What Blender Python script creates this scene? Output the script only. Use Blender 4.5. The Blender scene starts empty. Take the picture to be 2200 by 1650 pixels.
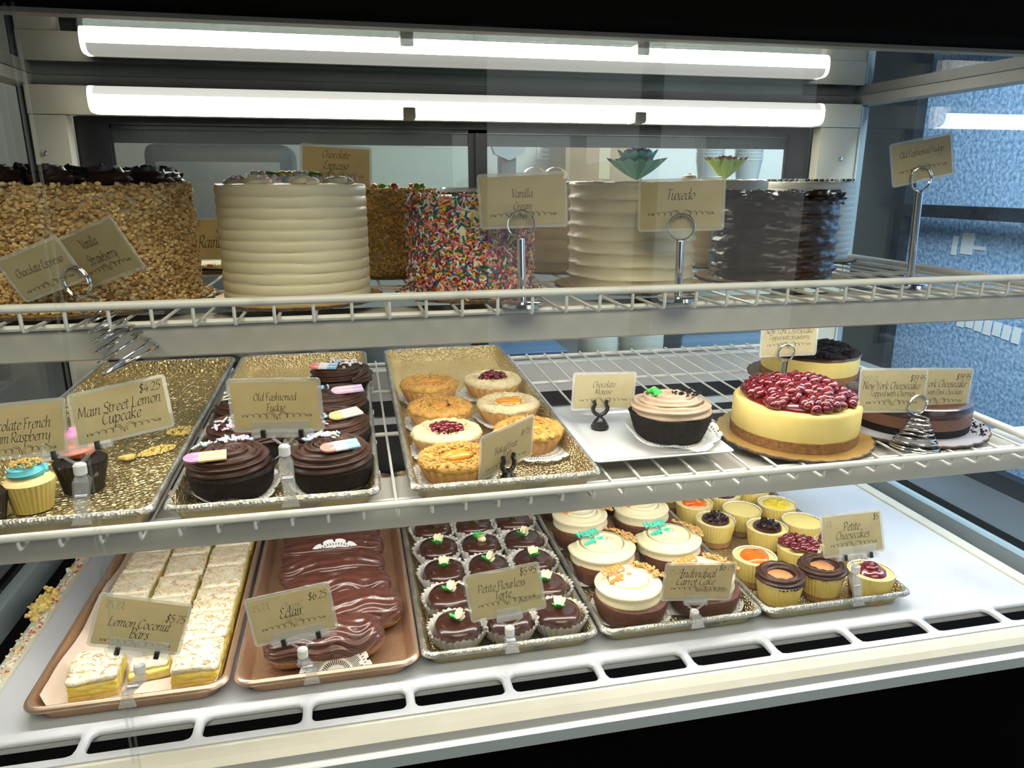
import bpy, math, random
from mathutils import Vector, Matrix, noise
R_ = math.radians
PI = math.pi
S = bpy.context.scene
COL = S.collection
random.seed(7)

# ------------------------------------------------------------------ camera, world, light, exposure
cam = bpy.data.objects.new('camera', bpy.data.cameras.new('camera'))
COL.objects.link(cam)
cam.data.sensor_width = 36.0
cam.data.lens = 25.94
cam.data.clip_start = 0.02
cam.location = (0, 0, 0.575)
cam.rotation_euler = (R_(90 - 15.29), R_(0.0), R_(-12.2))
S.camera = cam
w = bpy.data.worlds.new('world'); S.world = w; w.use_nodes = True
w.node_tree.nodes['Background'].inputs[0].default_value = (0.92, 0.95, 1.0, 1)
w.node_tree.nodes['Background'].inputs[1].default_value = 0.30
S.view_settings.view_transform = 'Standard'
S.view_settings.look = 'None'
S.view_settings.gamma = 1.0
S.view_settings.use_curve_mapping = False
S.view_settings.exposure = 0.2
S.cycles.max_bounces = 7
S.cycles.diffuse_bounces = 3
S.cycles.glossy_bounces = 4
S.cycles.transmission_bounces = 4
S.cycles.transparent_max_bounces = 24
S.cycles.sample_clamp_indirect = 4.0
S.cycles.caustics_reflective = False
S.cycles.caustics_refractive = False


def area(name, loc, rot, sx, sy, power, col):
    l = bpy.data.lights.new(name, 'AREA'); l.shape = 'RECTANGLE'; l.size = sx; l.size_y = sy
    l.energy = power; l.color = col
    o = bpy.data.objects.new(name, l); COL.objects.link(o); o.location = loc; o.rotation_euler = rot
    return o


# unseen fill lights added around the case
area('front_fill_light', (0.2, -0.9, 2.1), (R_(28), 0, 0), 2.6, 1.2, 44, (1.0, 0.93, 0.68))  # added to brighten the fronts of the cakes and cards
area('blue_wall_fill_light', (1.55, 1.0, 1.9), (R_(52), 0, R_(-58)), 1.2, 1.2, 135, (0.70, 0.88, 1.0))  # added in mid-room and aimed at the blue wall; no window there
area('kitchen_fill_light', (0.2, 1.9, 2.0), (R_(12), 0, 0), 2.0, 0.5, 4.6, (1.0, 0.97, 0.92))  # added to light the kitchen behind the doors

# ------------------------------------------------------------------ materials
MATS = {}


def nodes_of(name):
    m = bpy.data.materials.new(name); m.use_nodes = True
    nt = m.node_tree
    b = nt.nodes['Principled BSDF']
    return m, nt, b


def mat(name, col, rough=0.5, metal=0.0, col2=None, scale=60.0, bump=0.0, bscale=None, kind='noise', spec=0.5, sss=0.0, coat=0.0, detail=4.0, lo=0.35, hi=0.65, bdist=0.002):
    if name in MATS:
        return MATS[name]
    m, nt, b = nodes_of(name)
    c = (*col, 1)
    b.inputs['Base Color'].default_value = c
    b.inputs['Roughness'].default_value = rough
    b.inputs['Metallic'].default_value = metal
    b.inputs['Specular IOR Level'].default_value = spec
    if coat:
        b.inputs['Coat Weight'].default_value = coat
        b.inputs['Coat Roughness'].default_value = 0.08
    if sss:
        b.inputs['Subsurface Weight'].default_value = sss
        b.inputs['Subsurface Radius'].default_value = (0.01, 0.007, 0.004)
        b.inputs['Subsurface Scale'].default_value = 0.6
    tc = nt.nodes.new('ShaderNodeTexCoord')
    if col2 is not None:
        n = nt.nodes.new('ShaderNodeTexNoise'); n.inputs['Scale'].default_value = scale; n.inputs['Detail'].default_value = detail
        nt.links.new(tc.outputs['Object'], n.inputs['Vector'])
        r = nt.nodes.new('ShaderNodeValToRGB')
        r.color_ramp.elements[0].position = lo; r.color_ramp.elements[1].position = hi
        r.color_ramp.elements[0].color = c; r.color_ramp.elements[1].color = (*col2, 1)
        nt.links.new(n.outputs['Fac'], r.inputs['Fac'])
        nt.links.new(r.outputs['Color'], b.inputs['Base Color'])
    if bump:
        if kind == 'voronoi':
            n2 = nt.nodes.new('ShaderNodeTexVoronoi'); n2.feature = 'DISTANCE_TO_EDGE'; out = n2.outputs['Distance']
        elif kind == 'cells':
            n2 = nt.nodes.new('ShaderNodeTexVoronoi'); out = n2.outputs['Distance']
        elif kind == 'wave':
            n2 = nt.nodes.new('ShaderNodeTexWave'); n2.bands_direction = 'Z'; out = n2.outputs['Fac']
        else:
            n2 = nt.nodes.new('ShaderNodeTexNoise'); n2.inputs['Detail'].default_value = 3; out = n2.outputs['Fac']
        n2.inputs['Scale'].default_value = bscale or scale
        nt.links.new(tc.outputs['Object'], n2.inputs['Vector'])
        bp = nt.nodes.new('ShaderNodeBump'); bp.inputs['Strength'].default_value = bump; bp.inputs['Distance'].default_value = bdist
        nt.links.new(out, bp.inputs['Height'])
        nt.links.new(bp.outputs['Normal'], b.inputs['Normal'])
    MATS[name] = m
    return m


def clear(name, tint=(1, 1, 1), body=0.0, body_col=(0.9, 0.95, 0.93), ior=1.45, rough=0.0, boost=1.0):
    """thin clear sheet: see-through, mirror-like by Fresnel, with a share of milky body"""
    if name in MATS:
        return MATS[name]
    m, nt, b = nodes_of(name)
    out = nt.nodes['Material Output']
    b.inputs['Base Color'].default_value = (*body_col, 1); b.inputs['Roughness'].default_value = 0.35
    tr = nt.nodes.new('ShaderNodeBsdfTransparent'); tr.inputs[0].default_value = (*tint, 1)
    gl = nt.nodes.new('ShaderNodeBsdfGlossy'); gl.inputs['Roughness'].default_value = rough
    fr = nt.nodes.new('ShaderNodeFresnel'); ge = nt.nodes.new('ShaderNodeNewGeometry')                       # same reflectance from both sides of the sheet
    e1 = nt.nodes.new('ShaderNodeMath'); e1.operation = 'MULTIPLY_ADD'; e1.inputs[1].default_value = -2.0; e1.inputs[2].default_value = 1.0
    e2 = nt.nodes.new('ShaderNodeMath'); e2.operation = 'POWER'; e2.inputs[0].default_value = ior
    nt.links.new(ge.outputs['Backfacing'], e1.inputs[0]); nt.links.new(e1.outputs[0], e2.inputs[1]); nt.links.new(e2.outputs[0], fr.inputs['IOR'])
    mu = nt.nodes.new('ShaderNodeMath'); mu.operation = 'MULTIPLY'; mu.inputs[1].default_value = boost; mu.use_clamp = True
    nt.links.new(fr.outputs[0], mu.inputs[0])
    mx = nt.nodes.new('ShaderNodeMixShader'); nt.links.new(mu.outputs[0], mx.inputs[0])
    if body:
        m2 = nt.nodes.new('ShaderNodeMixShader'); m2.inputs[0].default_value = body
        nt.links.new(tr.outputs[0], m2.inputs[1]); nt.links.new(b.outputs[0], m2.inputs[2])
        nt.links.new(m2.outputs[0], mx.inputs[1])
    else:
        nt.links.new(tr.outputs[0], mx.inputs[1])
    nt.links.new(gl.outputs[0], mx.inputs[2])
    nt.links.new(mx.outputs[0], out.inputs['Surface'])
    MATS[name] = m
    return m


def glow(name, col, strength, stripes=False):
    m, nt, b = nodes_of(name)
    b.inputs['Base Color'].default_value = (0.8, 0.8, 0.78, 1)
    b.inputs['Emission Color'].default_value = (*col, 1)
    b.inputs['Emission Strength'].default_value = strength
    b.inputs['Roughness'].default_value = 0.3
    MATS[name] = m
    return m


WHITE = mat('white_enamel', (0.78, 0.78, 0.75), 0.35, col2=(0.70, 0.70, 0.66), scale=14)
WIRE = mat('white_coated_wire', (0.80, 0.79, 0.74), 0.3, col2=(0.62, 0.60, 0.54), scale=30, lo=0.55, hi=0.8)
DECK = mat('white_deck', (0.60, 0.61, 0.65), 0.35, col2=(0.55, 0.56, 0.60), scale=8, bump=0.15, bscale=900)
CREAM = mat('cream_panel', (0.82, 0.79, 0.66), 0.45, col2=(0.77, 0.74, 0.60), scale=9)
TRIM = mat('aged_white_trim', (0.62, 0.60, 0.50), 0.3, col2=(0.54, 0.52, 0.44), scale=11, lo=0.45, hi=0.8)
BLACK = mat('black_panel', (0.0012, 0.0012, 0.0012), 0.9, spec=0.02)
BLACKF = mat('black_frame', (0.010, 0.011, 0.012), 0.35, col2=(0.02, 0.022, 0.025), scale=25)
ALU = mat('brushed_aluminium', (0.46, 0.45, 0.40), 0.42, metal=0.1, col2=(0.38, 0.37, 0.33), scale=6, bump=0.1, bscale=400)
HOOD = mat('light_grey_hood', (0.56, 0.54, 0.48), 0.4, col2=(0.51, 0.49, 0.44), scale=6)
CHROME = mat('chrome', (0.75, 0.76, 0.78), 0.12, metal=1.0)
GLASS = clear('clear_glass', (0.985, 0.995, 0.99), ior=1.4)
TOPGLASS = clear('top_glass', (0.40, 0.43, 0.42), ior=1.8, boost=1.35)
EDGE = clear('glass_edge', (0.92, 0.96, 0.95), body=0.10, body_col=(0.8, 0.88, 0.86))
DOORGLASS = clear('door_glass', (0.88, 0.91, 0.90), ior=1.4, body=0.05, body_col=(0.5, 0.53, 0.52))
ACRYL = clear('clear_acrylic', (0.985, 0.99, 0.99), body=0.17, body_col=(0.98, 0.98, 0.98), ior=1.5, boost=1.0, rough=0.03)
LAMI = clear('laminate_film', (0.95, 0.95, 0.92), body=0.34, body_col=(0.86, 0.85, 0.78), ior=1.5)
PLAST = mat('white_plastic', (0.82, 0.82, 0.80), 0.35)
PAPER = mat('parchment_card', (0.62, 0.55, 0.33), 0.6, col2=(0.52, 0.45, 0.26), scale=55, lo=0.3, hi=0.8)
_nt = PAPER.node_tree                                               # thin card lets some light through
_tl = _nt.nodes.new('ShaderNodeBsdfTranslucent'); _tl.inputs[0].default_value = (0.80, 0.66, 0.38, 1)
_mx = _nt.nodes.new('ShaderNodeMixShader'); _mx.inputs[0].default_value = 0.30
_nt.links.new(_nt.nodes['Principled BSDF'].outputs[0], _mx.inputs[1]); _nt.links.new(_tl.outputs[0], _mx.inputs[2])
_nt.links.new(_mx.outputs[0], _nt.nodes['Material Output'].inputs['Surface'])
INK = mat('black_ink', (0.012, 0.011, 0.010), 0.6)
FAINT = mat('show_through_ink', (0.40, 0.37, 0.27), 0.7)
DOILY = mat('doily_paper', (0.84, 0.83, 0.80), 0.8)
LAMP = glow('lamp_diffuser', (1.0, 0.98, 0.88), 17.0)
LAMPTOP = glow('lamp_diffuser_upper', (1.0, 0.98, 0.90), 0.62)
TUBE = glow('fluorescent_tube', (1.0, 0.98, 0.95), 27.0)


# ------------------------------------------------------------------ mesh helpers
def ico(sub):
    t = (1 + 5 ** 0.5) / 2
    v = [Vector(p).normalized() for p in ((-1, t, 0), (1, t, 0), (-1, -t, 0), (1, -t, 0), (0, -1, t), (0, 1, t), (0, -1, -t), (0, 1, -t), (t, 0, -1), (t, 0, 1), (-t, 0, -1), (-t, 0, 1))]
    f = [(0, 11, 5), (0, 5, 1), (0, 1, 7), (0, 7, 10), (0, 10, 11), (1, 5, 9), (5, 11, 4), (11, 10, 2), (10, 7, 6), (7, 1, 8), (3, 9, 4), (3, 4, 2), (3, 2, 6), (3, 6, 8), (3, 8, 9), (4, 9, 5), (2, 4, 11), (6, 2, 10), (8, 6, 7), (9, 8, 1)]
    for _ in range(sub):
        mid, nf = {}, []
        def m(a, b):
            k = (min(a, b), max(a, b))
            if k not in mid:
                v.append(((v[a] + v[b]) / 2).normalized()); mid[k] = len(v) - 1
            return mid[k]
        for a, b, c in f:
            x, y, z = m(a, b), m(b, c), m(c, a)
            nf += [(a, x, z), (b, y, x), (c, z, y), (x, y, z)]
        f = nf
    return v, f


ICO = [ico(0), ico(1), ico(2), ico(3)]


def nz(p, s):
    return noise.noise(Vector((p[0] * s, p[1] * s, p[2] * s)))


class MB:
    def __init__(self):
        self.v, self.f, self.m = [], [], []

    def add(self, vs, fs, mi=0):
        b = len(self.v)
        self.v.extend(tuple(p) for p in vs)
        for f in fs:
            self.f.append(tuple(i + b for i in f)); self.m.append(mi)

    def box(self, x0, x1, y0, y1, z0, z1, mi=0):
        self.add([(x0, y0, z0), (x1, y0, z0), (x1, y1, z0), (x0, y1, z0), (x0, y0, z1), (x1, y0, z1), (x1, y1, z1), (x0, y1, z1)],
                 [(0, 3, 2, 1), (4, 5, 6, 7), (0, 1, 5, 4), (1, 2, 6, 5), (2, 3, 7, 6), (3, 0, 4, 7)], mi)

    def lathe(self, prof, seg=48, mi=0, fn=None, c=(0, 0, 0)):
        """prof: (r, z) from bottom to top; fn(r, z, theta) -> (r, z)"""
        vs, fs = [], []
        n = len(prof)
        for i in range(seg):
            th = 2 * PI * i / seg
            for r, z in prof:
                rr, zz = fn(r, z, th) if fn else (r, z)
                vs.append((c[0] + rr * math.cos(th), c[1] + rr * math.sin(th), c[2] + zz))
        for i in range(seg):
            j = (i + 1) % seg
            for k in range(n - 1):
                fs.append((i * n + k, j * n + k, j * n + k + 1, i * n + k + 1))
        self.add(vs, fs, mi)

    def tube(self, path, r, seg=8, mi=0, closed=False, rfn=None, lobes=0, lamp=0.0, twist=0.0, caps=True):
        n = len(path); P = [Vector(p) for p in path]
        vs, fs = [], []
        prev = None
        for i in range(n):
            if closed:
                t = P[(i + 1) % n] - P[i - 1]
            else:
                t = P[min(i + 1, n - 1)] - P[max(i - 1, 0)]
            t = t.normalized() if t.length > 1e-12 else Vector((0, 0, 1))
            if prev is None:
                up = Vector((0, 0, 1)) if abs(t.z) < 0.9 else Vector((0, 1, 0))
                a = (up - t * up.dot(t)).normalized()
            else:
                a = prev - t * prev.dot(t)
                a = a.normalized() if a.length > 1e-9 else Vector((1, 0, 0))
            prev = a
            b = t.cross(a)
            rad = r * (rfn(i / max(1, n - 1)) if rfn else 1)
            for k in range(seg):
                ph = 2 * PI * k / seg
                rr = rad * (1 + lamp * (0.7 - 2 * abs(math.sin((lobes * ph + twist * i) / 2)) ** 0.8)) if lobes else rad
                vs.append(P[i] + a * math.cos(ph) * rr + b * math.sin(ph) * rr)
        for i in range(n if closed else n - 1):
            j = (i + 1) % n
            for k in range(seg):
                l = (k + 1) % seg
                fs.append((i * seg + k, i * seg + l, j * seg + l, j * seg + k))
        if caps and not closed:
            fs.append(tuple(reversed(range(seg)))); fs.append(tuple((n - 1) * seg + k for k in range(seg)))
        self.add(vs, fs, mi)

    def blob(self, c, r, mi=0, sub=1, amp=0.0, ns=3.0, rot=None, seed=0.0):
        if not hasattr(r, '__len__'):
            r = (r, r, r)
        vs = []
        for p in ICO[sub][0]:
            q = Vector((p.x * r[0], p.y * r[1], p.z * r[2]))
            if amp:
                q *= 1 + amp * nz((p.x + seed, p.y + seed * 1.7, p.z - seed), ns)
            if rot:
                q = rot @ q
            vs.append((c[0] + q.x, c[1] + q.y, c[2] + q.z))
        self.add(vs, ICO[sub][1], mi)

    def rbox(self, c, size, r, n=3, mi=0, fn=None, rot=None):
        """rounded box; fn(point, normal) -> displacement along the normal"""
        h = Vector(size) / 2
        r = min(r, h.x, h.y, h.z)
        key, vs, fs = {}, [], []
        ks = []
        for a in range(3):
            t = r / h[a]
            e = 1 - t
            inner = [-e + 2 * e * i / n for i in range(n + 1)] if e > 1e-6 else [0.0]
            if e <= 1e-6:
                k_ = [-1 + 2 * i / max(4, n) for i in range(max(4, n) + 1)]
            else:
                k_ = [-1, -1 + 0.35 * t] + inner + [1 - 0.35 * t, 1]
            ks.append(k_)

        def vert(p):
            k = (round(p[0], 4), round(p[1], 4), round(p[2], 4))
            if k in key:
                return key[k]
            q = []
            for a in range(3):
                x = p[a]; e = h[a] - r
                q.append(x * h[a])
            q = Vector(q)
            inn = Vector(tuple(max(-(h[a] - r), min(h[a] - r, q[a])) for a in range(3)))
            d = q - inn
            d = d.normalized() if d.length > 1e-9 else Vector((0, 0, 1))
            q = inn + d * r
            if fn:
                q = q + d * fn(q, d)
            if rot:
                q = rot @ q
            vs.append((c[0] + q.x, c[1] + q.y, c[2] + q.z)); key[k] = len(vs) - 1
            return key[k]
        for ax in range(3):
            for s in (-1, 1):
                ka, kb = ks[(ax + 1) % 3], ks[(ax + 2) % 3]
                for i in range(len(ka) - 1):
                    for j in range(len(kb) - 1):
                        cs = []
                        for di, dj in ((0, 0), (1, 0), (1, 1), (0, 1)):
                            p = [0, 0, 0]; p[ax] = s; p[(ax + 1) % 3] = ka[i + di]; p[(ax + 2) % 3] = kb[j + dj]
                            cs.append(vert(p))
                        fs.append(tuple(cs) if s > 0 else tuple(reversed(cs)))
        self.add(vs, fs, mi)

    def build(self, name, mats, parent=None, smooth=True, ang=40, loc=None):
        me = bpy.data.meshes.new(name)
        me.from_pydata(self.v, [], self.f)
        if not isinstance(mats, (list, tuple)):
            mats = [mats]
        for m in mats:
            me.materials.append(m)
        if len(mats) > 1:
            me.polygons.foreach_set('material_index', self.m)
        if smooth:
            me.polygons.foreach_set('use_smooth', [True] * len(self.f))
            me.update()
            if ang < 180:
                me.set_sharp_from_angle(angle=R_(ang))
        me.update()
        o = bpy.data.objects.new(name, me); COL.objects.link(o)
        if parent is not None:
            o.parent = parent
        if loc:
            o.location = loc
        return o


def thing(name, label, cat, loc=(0, 0, 0), rotz=0.0, group=None):
    o = bpy.data.objects.new(name, None); COL.objects.link(o)
    o.empty_display_size = 0.02
    o.location = loc; o.rotation_euler = (0, 0, rotz)
    o['label'] = label; o['category'] = cat
    if group:
        o['group'] = group
    return o


def tag(o, label, cat, group=None, kind=None):
    o['label'] = label; o['category'] = cat
    if group:
        o['group'] = group
    if kind:
        o['kind'] = kind
    return o


def struct(o):
    o['kind'] = 'structure'
    return o


def stuff(o):
    o['kind'] = 'stuff'
    return o


KIDS = {}


def kids(o):
    return list(o.children)


def dup(root, loc, rotz=0.0, label=None, group=None, scale=None):
    c = root.copy(); COL.objects.link(c); c.location = loc; c.rotation_euler = (0, 0, rotz)
    if label:
        c['label'] = label
    if group:
        c['group'] = group
    if scale:
        c.scale = scale
    for k in kids(root):
        d = k.copy(); COL.objects.link(d); d.parent = c
        for g in kids(k):
            e = g.copy(); COL.objects.link(e); e.parent = d
    return c


def box_part(name, parent, m, x0, x1, y0, y1, z0, z1, bev=0.0):
    b = MB()
    if bev:
        b.rbox(((x0 + x1) / 2, (y0 + y1) / 2, (z0 + z1) / 2), (abs(x1 - x0), abs(y1 - y0), abs(z1 - z0)), bev, 6)
        return b.build(name, m, parent, ang=50)
    b.box(x0, x1, y0, y1, z0, z1)
    return b.build(name, m, parent, smooth=False)


def mid_z(y):
    return 0.231 + 0.030 * (y - 0.735)      # top of the middle shelf's wires: the shelf rises a little towards the back


UP_Z = 0.4455                                # top of the upper shelf's wires

# ------------------------------------------------------------------ the room round the case
WALLG = mat('grey_wall', (0.42, 0.43, 0.42), 0.8, col2=(0.37, 0.38, 0.37), scale=3)
DARKW = mat('dark_wall', (0.05, 0.055, 0.06), 0.7)
BLUE = mat('blue_speckled_wall', (0.14, 0.27, 0.46), 0.8, col2=(0.40, 0.56, 0.78), scale=55, lo=0.36, hi=0.64, detail=8, bump=0.4, bscale=60, bdist=0.01)
FLOORM = mat('dark_tile_floor', (0.16, 0.17, 0.18), 0.4, col2=(0.12, 0.125, 0.13), scale=2)


def wall(name, m, x0, x1, y0, y1, z0, z1):
    b = MB(); b.box(x0, x1, y0, y1, z0, z1)
    return struct(b.build(name, m, smooth=False))


FZ = -0.80
wall('floor', FLOORM, -3.0, 3.1, -3.0, 4.6, FZ - 0.05, FZ)
wall('wall_back', WALLG, -3.0, 3.1, 4.5, 4.6, FZ, 2.6)
wall('wall_left', WALLG, -3.1, -3.0, -3.0, 4.6, FZ, 2.6)
wall('wall_right', BLUE, 3.0, 3.1, -3.0, 4.6, FZ, 2.6)
b = MB()                                                           # dark window frame standing in front of the blue wall
b.box(2.86, 2.92, 3.47, 4.50, FZ, 2.2)
b.box(2.86, 2.92, 1.4, 3.47, 0.405, 0.465)
b.box(2.86, 2.92, 1.4, 3.47, FZ, FZ + 0.08)
struct(b.build('window_1', BLACKF, smooth=False))
b = MB()                                                           # shop front with two tall daylight windows
for x0, x1, z0, z1 in ((-3.0, 0.8, FZ, 2.6), (2.9, 3.1, FZ, 2.6), (0.8, 2.9, FZ, -0.5), (0.8, 2.9, 1.5, 2.6), (1.74, 1.86, -0.5, 1.5)):
    b.box(x0, x1, -3.1, -3.0, z0, z1)
struct(b.build('wall_front', DARKW, smooth=False))
b = MB()
for x0, x1 in ((0.8, 1.74), (1.86, 2.9)):
    b.add([(x0, -3.05, -0.5), (x1, -3.05, -0.5), (x1, -3.05, 1.5), (x0, -3.05, 1.5)], [(0, 1, 2, 3)])
struct(b.build('window_2', glow('daylit_window', (0.92, 0.97, 0.96), 1.2), smooth=False))
wall('ceiling', DARKW, -3.0, 3.1, 1.5, 4.5, 2.6, 2.7)

# ------------------------------------------------------------------ the display case
XL, XR = -0.4275, 0.945          # inner edges of the white deck
YF, YB = 0.708, 1.40
case = thing('display_case', 'lit glass bakery display case with black front panels and white interior', 'display case', (0.25, 1.05, FZ))
CP = Vector((0.25, 1.05, FZ))


def cpart(name, mb, m, smooth=True, ang=40, parent=None, off=True):
    o = mb.build(name, m, parent or case, smooth=smooth, ang=ang)
    for v in o.data.vertices:
        v.co -= CP
    return o


b = MB(); b.box(XL - 0.001, XR + 0.001, 0.752, YB, -0.012, 0.0); cpart('deck', b, DECK, False)
# air grille along the front: rounded slots in a white plate
b = MB()
y0, y1, ya, yb_ = 0.708, 0.765, 0.7185, 0.7505
xs = [-0.50 + 0.0] + [-0.306 + 0.1149 * k for k in range(-1, 12)]
cuts = [x for x in xs if -0.43 < x < 0.95]
edges = [-0.4275] + [c for c in cuts if c > -0.42] + [0.945]
hw = 0.0052
for i in range(len(edges) - 1):
    xa = edges[i] + (hw if i > 0 else 0.004); xb = edges[i + 1] - (hw if i < len(edges) - 2 else 0.004)
    X0 = edges[i]; X1 = edges[i + 1]
    n = 6; rad = 0.008
    inner = []
    for cx, cy, a0 in ((xb - rad, yb_ - rad, 0), (xa + rad, yb_ - rad, 90), (xa + rad, ya + rad, 180), (xb - rad, ya + rad, 270)):
        for k in range(n + 1):
            a = R_(a0 + 90 * k / n); inner.append((cx + rad * math.cos(a), cy + rad * math.sin(a)))
    outer = []
    for k, (px, py) in enumerate(inner):
        q = k // (n + 1); t = (k % (n + 1)) / n
        if q == 0:
            outer.append((X1, y1) if t >= 0.5 else (X1, py)); 
            if t > 0.5: outer[-1] = (px, y1)
        elif q == 1:
            outer.append((X0, y1) if t == 0.5 else ((px, y1) if t < 0.5 else (X0, py)))
        elif q == 2:
            outer.append((X0, y0) if t == 0.5 else ((X0, py) if t < 0.5 else (px, y0)))
        else:
            outer.append((X1, y0) if t == 0.5 else ((px, y0) if t < 0.5 else (X1, py)))
    N = len(inner)
    mid = [(p[0] * 0.75 + o_[0] * 0.25, p[1] * 0.75 + o_[1] * 0.25) for p, o_ in zip(inner, outer)]
    vs = [(p[0], p[1], -0.0035) for p in inner] + [(p[0], p[1], 0.0) for p in inner] + [(p[0], p[1], 0.0024) for p in mid] + [(p[0], p[1], 0.0028) for p in outer]
    fs = []
    for L in range(3):
        for k in range(N):
            k2 = (k + 1) % N
            fs.append((L * N + k, (L + 1) * N + k, (L + 1) * N + k2, L * N + k2))
    b.add(vs, [tuple(reversed(f)) for f in fs])
b.box(XL, XR, 0.704, 0.708, -0.012, 0.0034)
cpart('vent_grille', b, DECK, True, 60)
b = MB(); b.box(XL, XR, 0.704, 0.77, -0.05, -0.045); b.box(XL, XR, 0.766, 0.770, -0.05, -0.0121)
cpart('vent_well', b, BLACK, False)
# front sill: cream slope, grey lip and steel edge, then the black kick panel
b = MB()
prof = [(0.704, 0.002), (0.700, 0.001), (0.690, -0.004), (0.6835, -0.010)]
prof2 = [(0.6835, -0.010), (0.680, -0.018)]
for P_, mi in ((prof, 0), (prof2, 1), ([(0.680, -0.018), (0.672, -0.0175), (0.670, -0.0185)], 2), ([(0.670, -0.0185), (0.669, -0.0325), (0.672, -0.034)], 3)):
    for (ya_, za), (yb2, zb) in zip(P_[:-1], P_[1:]):
        b.add([(-0.56, ya_, za), (-0.56, yb2, zb), (1.10, yb2, zb), (1.10, ya_, za)], [(0, 1, 2, 3)], mi)
cpart('front_sill', b, [TRIM, mat('grey_sill', (0.30, 0.30, 0.29), 0.4), mat('bright_strip', (0.80, 0.82, 0.82), 0.25), mat('grey_lip', (0.30, 0.35, 0.36), 0.3)], True, 30)
b = MB(); b.box(-0.56, 1.10, 0.674, 0.71, FZ, -0.034); cpart('kick_panel', b, BLACK, False)
b = MB(); b.box(-0.56, -0.52, 0.71, 1.46, FZ, -0.02); b.box(1.05, 1.10, 0.71, 1.46, FZ, -0.02); b.box(-0.52, 1.05, 1.44, 1.46, FZ, -0.02)
b.box(-0.52, 1.05, 0.71, 1.44, -0.075, -0.060)
cpart('base_cabinet', b, BLACK, False)
for nm, x0, x1, xg0, xg1 in (('left', XL - 0.022, XL, -0.50, XL - 0.022), ('right', XR, XR + 0.022, XR + 0.022, 1.01)):
    box_part('side_trim', None, TRIM, x0, x1, 0.70, YB, -0.02, 0.004, 0.003).parent = case
    b = MB(); b.box(xg0, xg1, 0.70, YB, -0.045, -0.035); cpart('side_gutter', b, BLACK, False)
for o in kids(case):
    if o.name.startswith('side_trim'):
        for v in o.data.vertices:
            v.co -= CP
for x in (-0.512, 1.012):
    b = MB(); b.box(x, x + 0.006 if x > 0 else x + 0.006, 0.70, YB + 0.02, -0.03, 0.74)
    cpart('side_glass', b, GLASS, False)
    b = MB(); b.box(x - 0.006, x + 0.014, 0.70, YB + 0.02, -0.045, 0.006); cpart('side_glass_channel', b, mat('blue_grey_channel', (0.30, 0.36, 0.38), 0.3), False)
# front glass in two sliding panes that overlap near the left end
SMEAR = clear('smeared_front_glass', (0.985, 0.995, 0.99), ior=1.4, body=0.02, body_col=(0.9, 0.92, 0.92))
_nt = SMEAR.node_tree
_m2 = [n for n in _nt.nodes if n.type == 'MIX_SHADER' and abs(n.inputs[0].default_value - 0.02) < 1e-6][0]
_tc = _nt.nodes.new('ShaderNodeTexCoord'); _mp = _nt.nodes.new('ShaderNodeMapping'); _mp.inputs['Scale'].default_value = (9, 1, 5)
_nz = _nt.nodes.new('ShaderNodeTexNoise'); _nz.inputs['Scale'].default_value = 1.0; _nz.inputs['Detail'].default_value = 12; _nz.inputs['Roughness'].default_value = 0.75
_rp = _nt.nodes.new('ShaderNodeValToRGB'); _rp.color_ramp.elements[0].position = 0.62; _rp.color_ramp.elements[1].position = 0.86; _rp.color_ramp.elements[1].color = (0.16, 0.16, 0.16, 1)
_nt.links.new(_tc.outputs['Object'], _mp.inputs['Vector']); _nt.links.new(_mp.outputs[0], _nz.inputs['Vector']); _nt.links.new(_nz.outputs['Fac'], _rp.inputs['Fac']); _nt.links.new(_rp.outputs['Color'], _m2.inputs[0])


def pane(x0, x1, y, name):
    b = MB(); b.add([(x0, y + 0.006, -0.012), (x1, y + 0.006, -0.012), (x1, y - 0.004, 0.735), (x0, y - 0.004, 0.735)], [(0, 1, 2, 3)])
    return cpart(name, b, SMEAR, False)
pane(-0.50, -0.2395, 0.684, 'front_glass'); pane(-0.2470, 1.01, 0.690, 'front_glass')
for x, y in ((-0.2395, 0.684), (-0.2470, 0.690)):
    b = MB(); b.add([(x - 0.0013, y + 0.006, -0.012), (x + 0.0013, y + 0.006, -0.012), (x + 0.0013, y - 0.004, 0.735), (x - 0.0013, y - 0.004, 0.735)], [(0, 1, 2, 3)])
    cpart('glass_edge', b, EDGE, False)
# top: black header, aluminium frame, glass lid
b = MB(); b.box(-0.58, 1.12, 0.640, 0.698, 0.7068, 1.0); cpart('header_panel', b, BLACK, False)
b = MB(); b.box(-0.56, 1.10, 0.6965, 0.712, 0.7030, 0.7067); cpart('header_rail', b, mat('beige_rail', (0.33, 0.30, 0.24), 0.4), False)
b = MB()
b.box(-0.512, 1.045, 1.395, 1.43, 0.7235, 0.7405)
b.box(-0.512, -0.478, 0.712, 1.395, 0.7235, 0.7405)
b.box(1.006, 1.045, 0.712, 1.395, 0.7235, 0.7405)
b.box(-0.478, 1.006, 0.712, 0.730, 0.7235, 0.7405)
cpart('top_frame', b, ALU, False)
b = MB(); b.box(-0.50, 1.04, 0.71, 1.43, 0.7412, 0.747); cpart('top_glass', b, TOPGLASS, False)
b = MB(); b.box(-0.50, 1.04, 0.71, 1.43, 0.80, 0.81); cpart('top_cover', b, mat('dark_cover', (0.02, 0.02, 0.02), 0.6), False)
b = MB(); b.box(1.0075, 1.0105, 1.372, 1.399, 0.0, 0.72); cpart('edge_highlight_strip', b, mat('glass_edge_highlight', (0.72, 0.84, 0.86), 0.2), False)  # pale strip standing in for the highlight along the glass edge
b = MB(); b.box(1.020, 1.032, 1.385, 1.399, 0.0, 0.72); cpart('side_glass_channel', b, mat('blue_grey_channel', (0, 0, 0)), False)
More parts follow.
